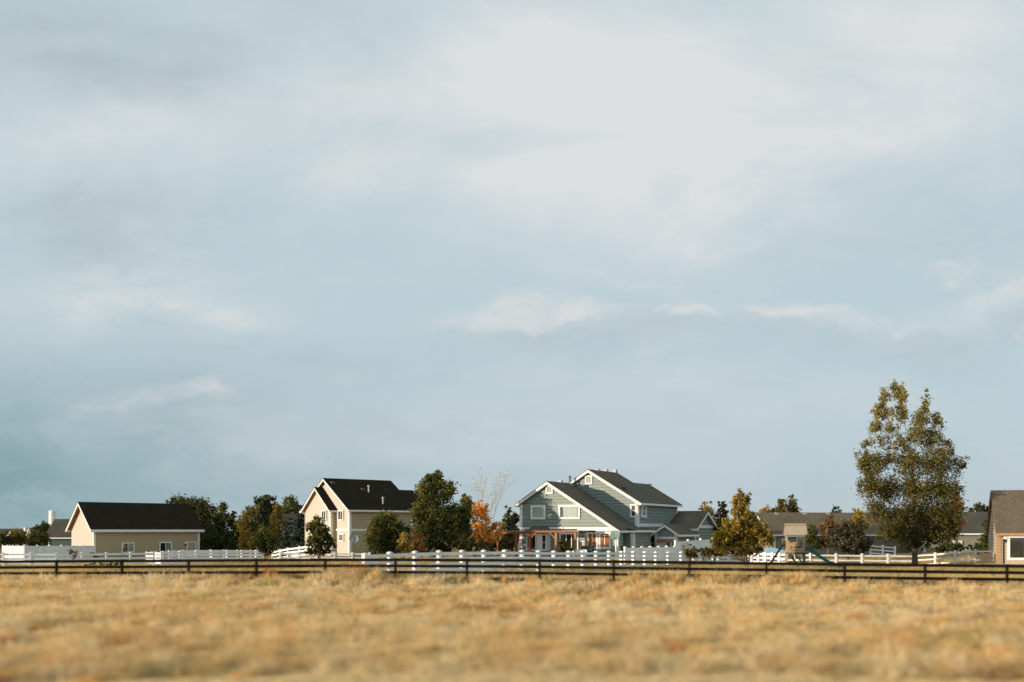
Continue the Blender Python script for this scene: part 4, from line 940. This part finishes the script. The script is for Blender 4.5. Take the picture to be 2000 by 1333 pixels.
# taller straw along the black fence line
ex = np.concatenate([RNG.uniform(235, 610, 150), RNG.uniform(-370, -230, 50), RNG.uniform(-1000, 1000, 120)])
ez = 54.4-(ex/F*54)*.128-RNG.uniform(.2, 2.0, len(ex)); ne = len(ex)
bx_ = np.concatenate([bx_, ex/F*ez]); by_ = np.concatenate([by_, ez]); br = np.concatenate([br, RNG.uniform(.15, .35, ne)])
bh = np.concatenate([bh, np.where(np.arange(ne) < 200, RNG.uniform(.65, 1.12, ne), RNG.uniform(.4, .75, ne))]); nb += ne
bt_ = RNG.random(nb); bcol = field_colour(bx_, by_)
for lo, hi, c_, w_ in ((.0, .30, PALE, .8), (.30, .45, GOLD, .8), (.45, .52, RUST, .45), (.53, .66, OLIVE, .6), (.66, .72, np.array([.30, .215, .12]), .8)):
    mk = (bt_ >= lo) & (bt_ < hi); bcol[mk] += w_*(c_-bcol[mk])
ux = RNG.normal(0, 1, nb*pb); uy = RNG.normal(0, 1, nb*pb)
xb = np.repeat(bx_, pb)+ux*np.repeat(br, pb)*.7; yb = np.repeat(by_, pb)+uy*np.repeat(br, pb)*.8
hb = np.repeat(bh, pb)*(.55+.5*RNG.random(nb*pb))*np.exp(-(ux**2+uy**2)*.16)
cb_ = np.repeat(bcol*(.85+.25*RNG.random((nb, 1))), pb, axis=0)*(.85+.3*RNG.random((nb*pb, 1)))
x = np.concatenate([x, xb]); y = np.concatenate([y, yb]); h = np.concatenate([h, hb]); col = np.concatenate([col, cb_])
sel = y < 54.4-(x)*.128+1.8
blades('dry_grass', 'tall dry straw grass filling the field in front of the black fence', x[sel], y[sel], h[sel], .012+.0011*y[sel], np.clip(col[sel], 0, .92), 'straw_blades', .4)
# shorter grass of the yards behind the fence
nt = 30000
tx, ty_ = scatter(nt, 51, 108, .58)
per = 9
x = np.repeat(tx, per)+RNG.normal(0, .15, nt*per); y = np.repeat(ty_, per)+RNG.normal(0, .15, nt*per)
h = np.repeat(.12+.22*RNG.random(nt)*np.clip(1+.5*smooth_noise(tx, ty_, 21, .2, .8), .2, 2), per)*(.5+.6*RNG.random(nt*per))
mixg = np.clip(.45+.5*smooth_noise(tx, ty_, 23, .1, .6), 0, 1)[:, None]
colb = np.array([.66, .48, .22])*(1-mixg)+np.array([.42, .35, .15])*mixg
col = np.repeat(colb*(.8+.4*RNG.random((nt, 1))), per, axis=0)
sel = y > 54.4-(x)*.128+1.5
blades('paddock_grass', 'short golden olive grass in the yards behind the black fence', x[sel], y[sel], h[sel], .05, col[sel], 'straw_blades', .5)
# rust-coloured weeds: wiry clumps in the field and along the black fence
wc = []
for _ in range(120):
    yy = 19*(54/19)**RNG.random(); wc.append(((RNG.random()*2-1)*yy*.55, yy, RNG.uniform(.2, .5), RNG.uniform(.25, .55), RNG.random()))
for (px, py, r_) in ((530, 1170, .55), (260, 1255, .5), (350, 1165, .6), (500, 1190, .6), (860, 1185, .5), (1320, 1262, .3), (1655, 1205, .6), (1700, 1180, .4), (1380, 1160, .5), (20, 1250, .4), (105, 1172, .5), (1360, 1270, .4)):
    yy = 2.75*F/(py-HY)
    for q in range(4): wc.append(((px-CX)/F*yy+RNG.normal(0, r_*.9), yy+RNG.normal(0, .5), r_*.7, .5, .9))
for px, n_, hh in ((265, 3, .75), (330, 2, .6), (410, 4, .5), (450, 4, .9), (475, 3, .9), (520, 6, 1.15), (560, 3, .8), (610, 4, .8), (650, 5, .9), (680, 6, 1.1), (700, 7, 1.2), (720, 5, .95), (745, 3, .7), (790, 2, .6), (900, 2, .6), (1290, 4, .7), (1340, 4, .85), (1375, 4, .8), (1490, 3, .7), (1570, 4, .9), (1840, 3, .7), (1905, 3, .75), (60, 2, .6), (150, 3, .6)):
    for q in range(n_):
        yy = 54.4-((px-CX)/F*54)*.128+RNG.uniform(-1.2, 1.8); wc.append(((px-CX)/F*yy+RNG.normal(0, .35), yy, .28, hh*RNG.uniform(.7, 1.1), RNG.uniform(.55, 1)))
X_, Y_, H_, C_ = [], [], [], []
for cx_, cy_, r_, hh, t in wc:
    n_ = int(260*r_/.3); X_.append(cx_+RNG.normal(0, r_*.55, n_)); Y_.append(cy_+RNG.normal(0, r_*.45, n_))
    H_.append(hh*(.4+.7*RNG.random(n_))*np.exp(-((X_[-1]-cx_)/(r_*1.3))**2))
    base = (np.array([.76, .52, .22])*(1-t)+np.array([.66, .36, .135])*t)*RNG.uniform(.75, 1.1); C_.append(base[None, :]*(.75+.5*RNG.random((n_, 1))))
x = np.concatenate(X_); y = np.concatenate(Y_); h = np.concatenate(H_); col = np.concatenate(C_)
blades('dry_weeds', 'rust and orange dry weeds in patches through the straw field', x, y, h, .035, col, 'weed_blades', .35, 'weeds')

# ------------------------------------------------------------------ sky and light
SUN_EL, SUN_AZ = 7.5, 63.0       # azimuth: degrees to the left of straight behind the camera
sd = Vector((-math.sin(rad(SUN_AZ))*math.cos(rad(SUN_EL)), -math.cos(rad(SUN_AZ))*math.cos(rad(SUN_EL)), math.sin(rad(SUN_EL))))
sun = bpy.data.lights.new('sun', 'SUN'); sun.energy = 5.1; sun.angle = rad(.5); sun.color = (1, .80, .60)
so = bpy.data.objects.new('sun', sun); COL.objects.link(so); so.rotation_euler = (-sd).to_track_quat('-Z', 'Y').to_euler(); so.location = (0, 0, 60)

world = bpy.data.worlds.new('World'); SC.world = world; world.use_nodes = True
N, L = world.node_tree.nodes, world.node_tree.links
bg = N['Background']
def mth(op, a, b=None, clamp=False):
    n = N.new('ShaderNodeMath'); n.operation = op; n.use_clamp = clamp
    for i, v in enumerate((a, b)):
        if v is None: continue
        if isinstance(v, (int, float)): n.inputs[i].default_value = v
        else: L.new(v, n.inputs[i])
    return n.outputs[0]
tc = N.new('ShaderNodeTexCoord'); sep = N.new('ShaderNodeSeparateXYZ'); L.new(tc.outputs['Generated'], sep.inputs[0])
ay = mth('MAXIMUM', mth('ABSOLUTE', sep.outputs['Y']), .3)
U = mth('DIVIDE', sep.outputs['X'], ay); V = mth('DIVIDE', sep.outputs['Z'], ay)
def noise(scale, su, sv, detail=6, rough=.55, dist=0., off=0.):
    cb = N.new('ShaderNodeCombineXYZ'); L.new(mth('MULTIPLY', U, su), cb.inputs[0]); L.new(mth('MULTIPLY', V, sv), cb.inputs[1]); cb.inputs[2].default_value = off
    n = N.new('ShaderNodeTexNoise'); n.inputs['Scale'].default_value = scale; n.inputs['Detail'].default_value = detail
    n.inputs['Roughness'].default_value = rough; n.inputs['Distortion'].default_value = dist
    L.new(cb.outputs[0], n.inputs['Vector']); return n.outputs['Fac']
wob = noise(3.2, 1, 1.7, 5, .6, .3, 4.0)
wob2 = noise(3.4, 1, 1.7, 5, .6, .3, 9.0)
Uw = mth('ADD', U, mth('MULTIPLY', mth('SUBTRACT', wob, .5), .30)); Vw = mth('ADD', V, mth('MULTIPLY', mth('SUBTRACT', wob2, .5), .20))
def blob(px, py, rx, ry, amp, rot=0):
    du = mth('SUBTRACT', Uw, (px-CX)/F); dv = mth('SUBTRACT', Vw, (HY-py)/F); c, s_ = math.cos(rad(rot)), math.sin(rad(rot))
    a = mth('ADD', mth('MULTIPLY', du, c*F/rx), mth('MULTIPLY', dv, s_*F/rx)); b = mth('ADD', mth('MULTIPLY', du, -s_*F/ry), mth('MULTIPLY', dv, c*F/ry))
    r2 = mth('ADD', mth('MULTIPLY', a, a), mth('MULTIPLY', b, b))
    return mth('MULTIPLY', mth('POWER', 2.718, mth('MULTIPLY', r2, -1.0)), amp)
def total(bl):
    o = bl[0]
    for b in bl[1:]: o = mth('ADD', o, b)
    return o
def rampn(fac, stops):
    r = N.new('ShaderNodeValToRGB'); e = r.color_ramp.elements
    while len(e) < len(stops): e.new(.5)
    for k, (p, c) in enumerate(stops): e[k].position = p; e[k].color = rgba(c)
    L.new(fac, r.inputs['Fac']); return r.outputs['Color']
def mix(fac, a, b, mode='MIX'):
    m = N.new('ShaderNodeMix'); m.data_type = 'RGBA'; m.blend_type = mode
    if isinstance(fac, (int, float)): m.inputs[0].default_value = fac
    else: L.new(fac, m.inputs[0])
    for i, v in ((6, a), (7, b)):
        if isinstance(v, tuple): m.inputs[i].default_value = rgba(v)
        else: L.new(v, m.inputs[i])
    return m.outputs[2]
def lin(r, g, b): return tuple(((c/255+.055)/1.055)**2.4 if c > 10 else c/255/12.92 for c in (r, g, b))
# clear air behind the clouds: physical sky, tinted by the high veil
sky = N.new('ShaderNodeTexSky'); sky.sky_type = 'NISHITA'; sky.sun_disc = False; sky.sun_elevation = rad(SUN_EL)
sky.sun_rotation = math.atan2(sd.x, sd.y); sky.air_density = 1.0; sky.dust_density = .6; sky.ozone_density = 2.0
nish = mix(1.0, sky.outputs['Color'], (.09, .09, .09), 'MULTIPLY')
veil = rampn(mth('ADD', mth('MULTIPLY', V, 1.6), .08), [(0, lin(180, 197, 205)), (.2, lin(187, 205, 213)), (.45, lin(190, 210, 217)), (1, lin(196, 214, 219))])
base = mix(.94, nish, veil)
# darker teal towards the lower left
base = mix(mth('MINIMUM', total([blob(-150, 940, 540, 160, .92), blob(-150, 760, 420, 130, .2), blob(500, 930, 420, 90, .2)]), 1.0), base, lin(127, 161, 167))
# lavender-grey cloud shade
nG = noise(4.0, 1, 2.4, 7, .55, .4, 2.0)
gsum = total([blob(420, 120, 330, 110, .85), blob(60, 30, 220, 90, .7), blob(80, 470, 260, 70, .7), blob(540, 710, 260, 42, .4, -8), blob(1180, 700, 300, 42, .3), blob(1780, 650, 300, 42, .3), blob(1750, 430, 300, 70, .2), blob(900, 832, 380, 22, .5, 0), blob(320, 790, 330, 44, .35, -10)])
gm = mth('MULTIPLY', gsum, mth('ADD', mth('MULTIPLY', nG, 3.2), -.95), True)
base = mix(gm, base, lin(170, 184, 192))
# pale lit cloud
nL = noise(3.0, 1, 2.0, 8, .58, .5, 0.)
lsum = total([blob(1270, 340, 330, 150, 1.6, 12), blob(1150, 330, 260, 60, .8), blob(1350, 120, 520, 150, .95), blob(1000, 120, 320, 110, .7), blob(150, 280, 330, 110, .75), blob(700, 230, 260, 110, .5), blob(1680, 260, 330, 80, .7), blob(260, 580, 260, 60, .65), blob(650, 370, 160, 60, .5, 25), blob(1000, 668, 120, 18, .8), blob(1390, 636, 50, 14, 1.0), blob(1160, 645, 120, 18, .5), blob(330, 806, 70, 14, .4), blob(1550, 760, 420, 60, .12), blob(1640, 600, 220, 25, .5), blob(1800, 60, 230, 120, .55), blob(1300, 790, 480, 40, .25), blob(1000, 860, 600, 50, .35), blob(1860, 570, 150, 30, .5)])
lm = mth('MULTIPLY', lsum, mth('ADD', mth('MULTIPLY', nL, 3.2), -.85), True)
base = mix(lm, base, lin(219, 223, 225))
# small fair-weather cumulus with firmer edges: shaded base first, lit top over it
nC = noise(16.0, 1, 1.9, 9, .62, .4, 3.)
cg = total([blob(1010, 690, 150, 26, .9), blob(1200, 690, 210, 40, .75), blob(1400, 665, 110, 30, .8), blob(1720, 640, 260, 34, .8), blob(1930, 640, 130, 44, .7), blob(640, 745, 160, 26, .6), blob(90, 470, 160, 40, .5)])
base = mix(mth('MULTIPLY', cg, mth('ADD', mth('MULTIPLY', nC, 4.0), -1.45), True), base, lin(186, 200, 207))
cl = total([blob(985, 662, 95, 16, .6), blob(1110, 648, 90, 16, .6), blob(1390, 633, 48, 14, 1.2), blob(1085, 676, 26, 7, .4), blob(1590, 600, 120, 14, .7), blob(1880, 560, 90, 22, .8), blob(1760, 495, 60, 16, .6), blob(1200, 565, 110, 12, .6), blob(1840, 655, 90, 12, .5), blob(160, 560, 90, 40, .7), blob(330, 590, 110, 26, .7), blob(720, 150, 60, 30, .6), blob(640, 350, 110, 30, .5, 25), blob(1640, 110, 160, 24, .6, 35), blob(330, 805, 60, 16, .5)])
base = mix(mth('MULTIPLY', cl, mth('ADD', mth('MULTIPLY', nC, 4.5), -1.5), True), base, lin(216, 219, 219))
fine = noise(9.0, 1, 2.6, 8, .6, .6, 7.)
base = mix(mth('MULTIPLY', mth('SUBTRACT', fine, .47), .8, True), base, lin(214, 220, 222))
L.new(base, bg.inputs['Color']); bg.inputs['Strength'].default_value = 1.0

# ------------------------------------------------------------------ camera
cam = bpy.data.cameras.new('camera'); co = bpy.data.objects.new('camera', cam); COL.objects.link(co)
co.location = (0, 0, CAMZ); co.rotation_euler = (rad(90), 0, 0)
cam.lens = 35; cam.sensor_width = 36; cam.shift_y = (HY-666.5)/2000; cam.clip_end = 6000; cam.clip_start = .1
cam.dof.use_dof = True; cam.dof.focus_distance = 105; cam.dof.aperture_fstop = .29; cam.dof.aperture_ratio = .5
SC.camera = co
for k in list(bpy.data.objects):
    if '_rz' in k: del k['_rz']
SC.view_settings.view_transform = 'Standard'; SC.view_settings.look = 'None'; SC.view_settings.exposure = 0; SC.view_settings.gamma = 1
SC.cycles.max_bounces = 6; SC.cycles.transparent_max_bounces = 12
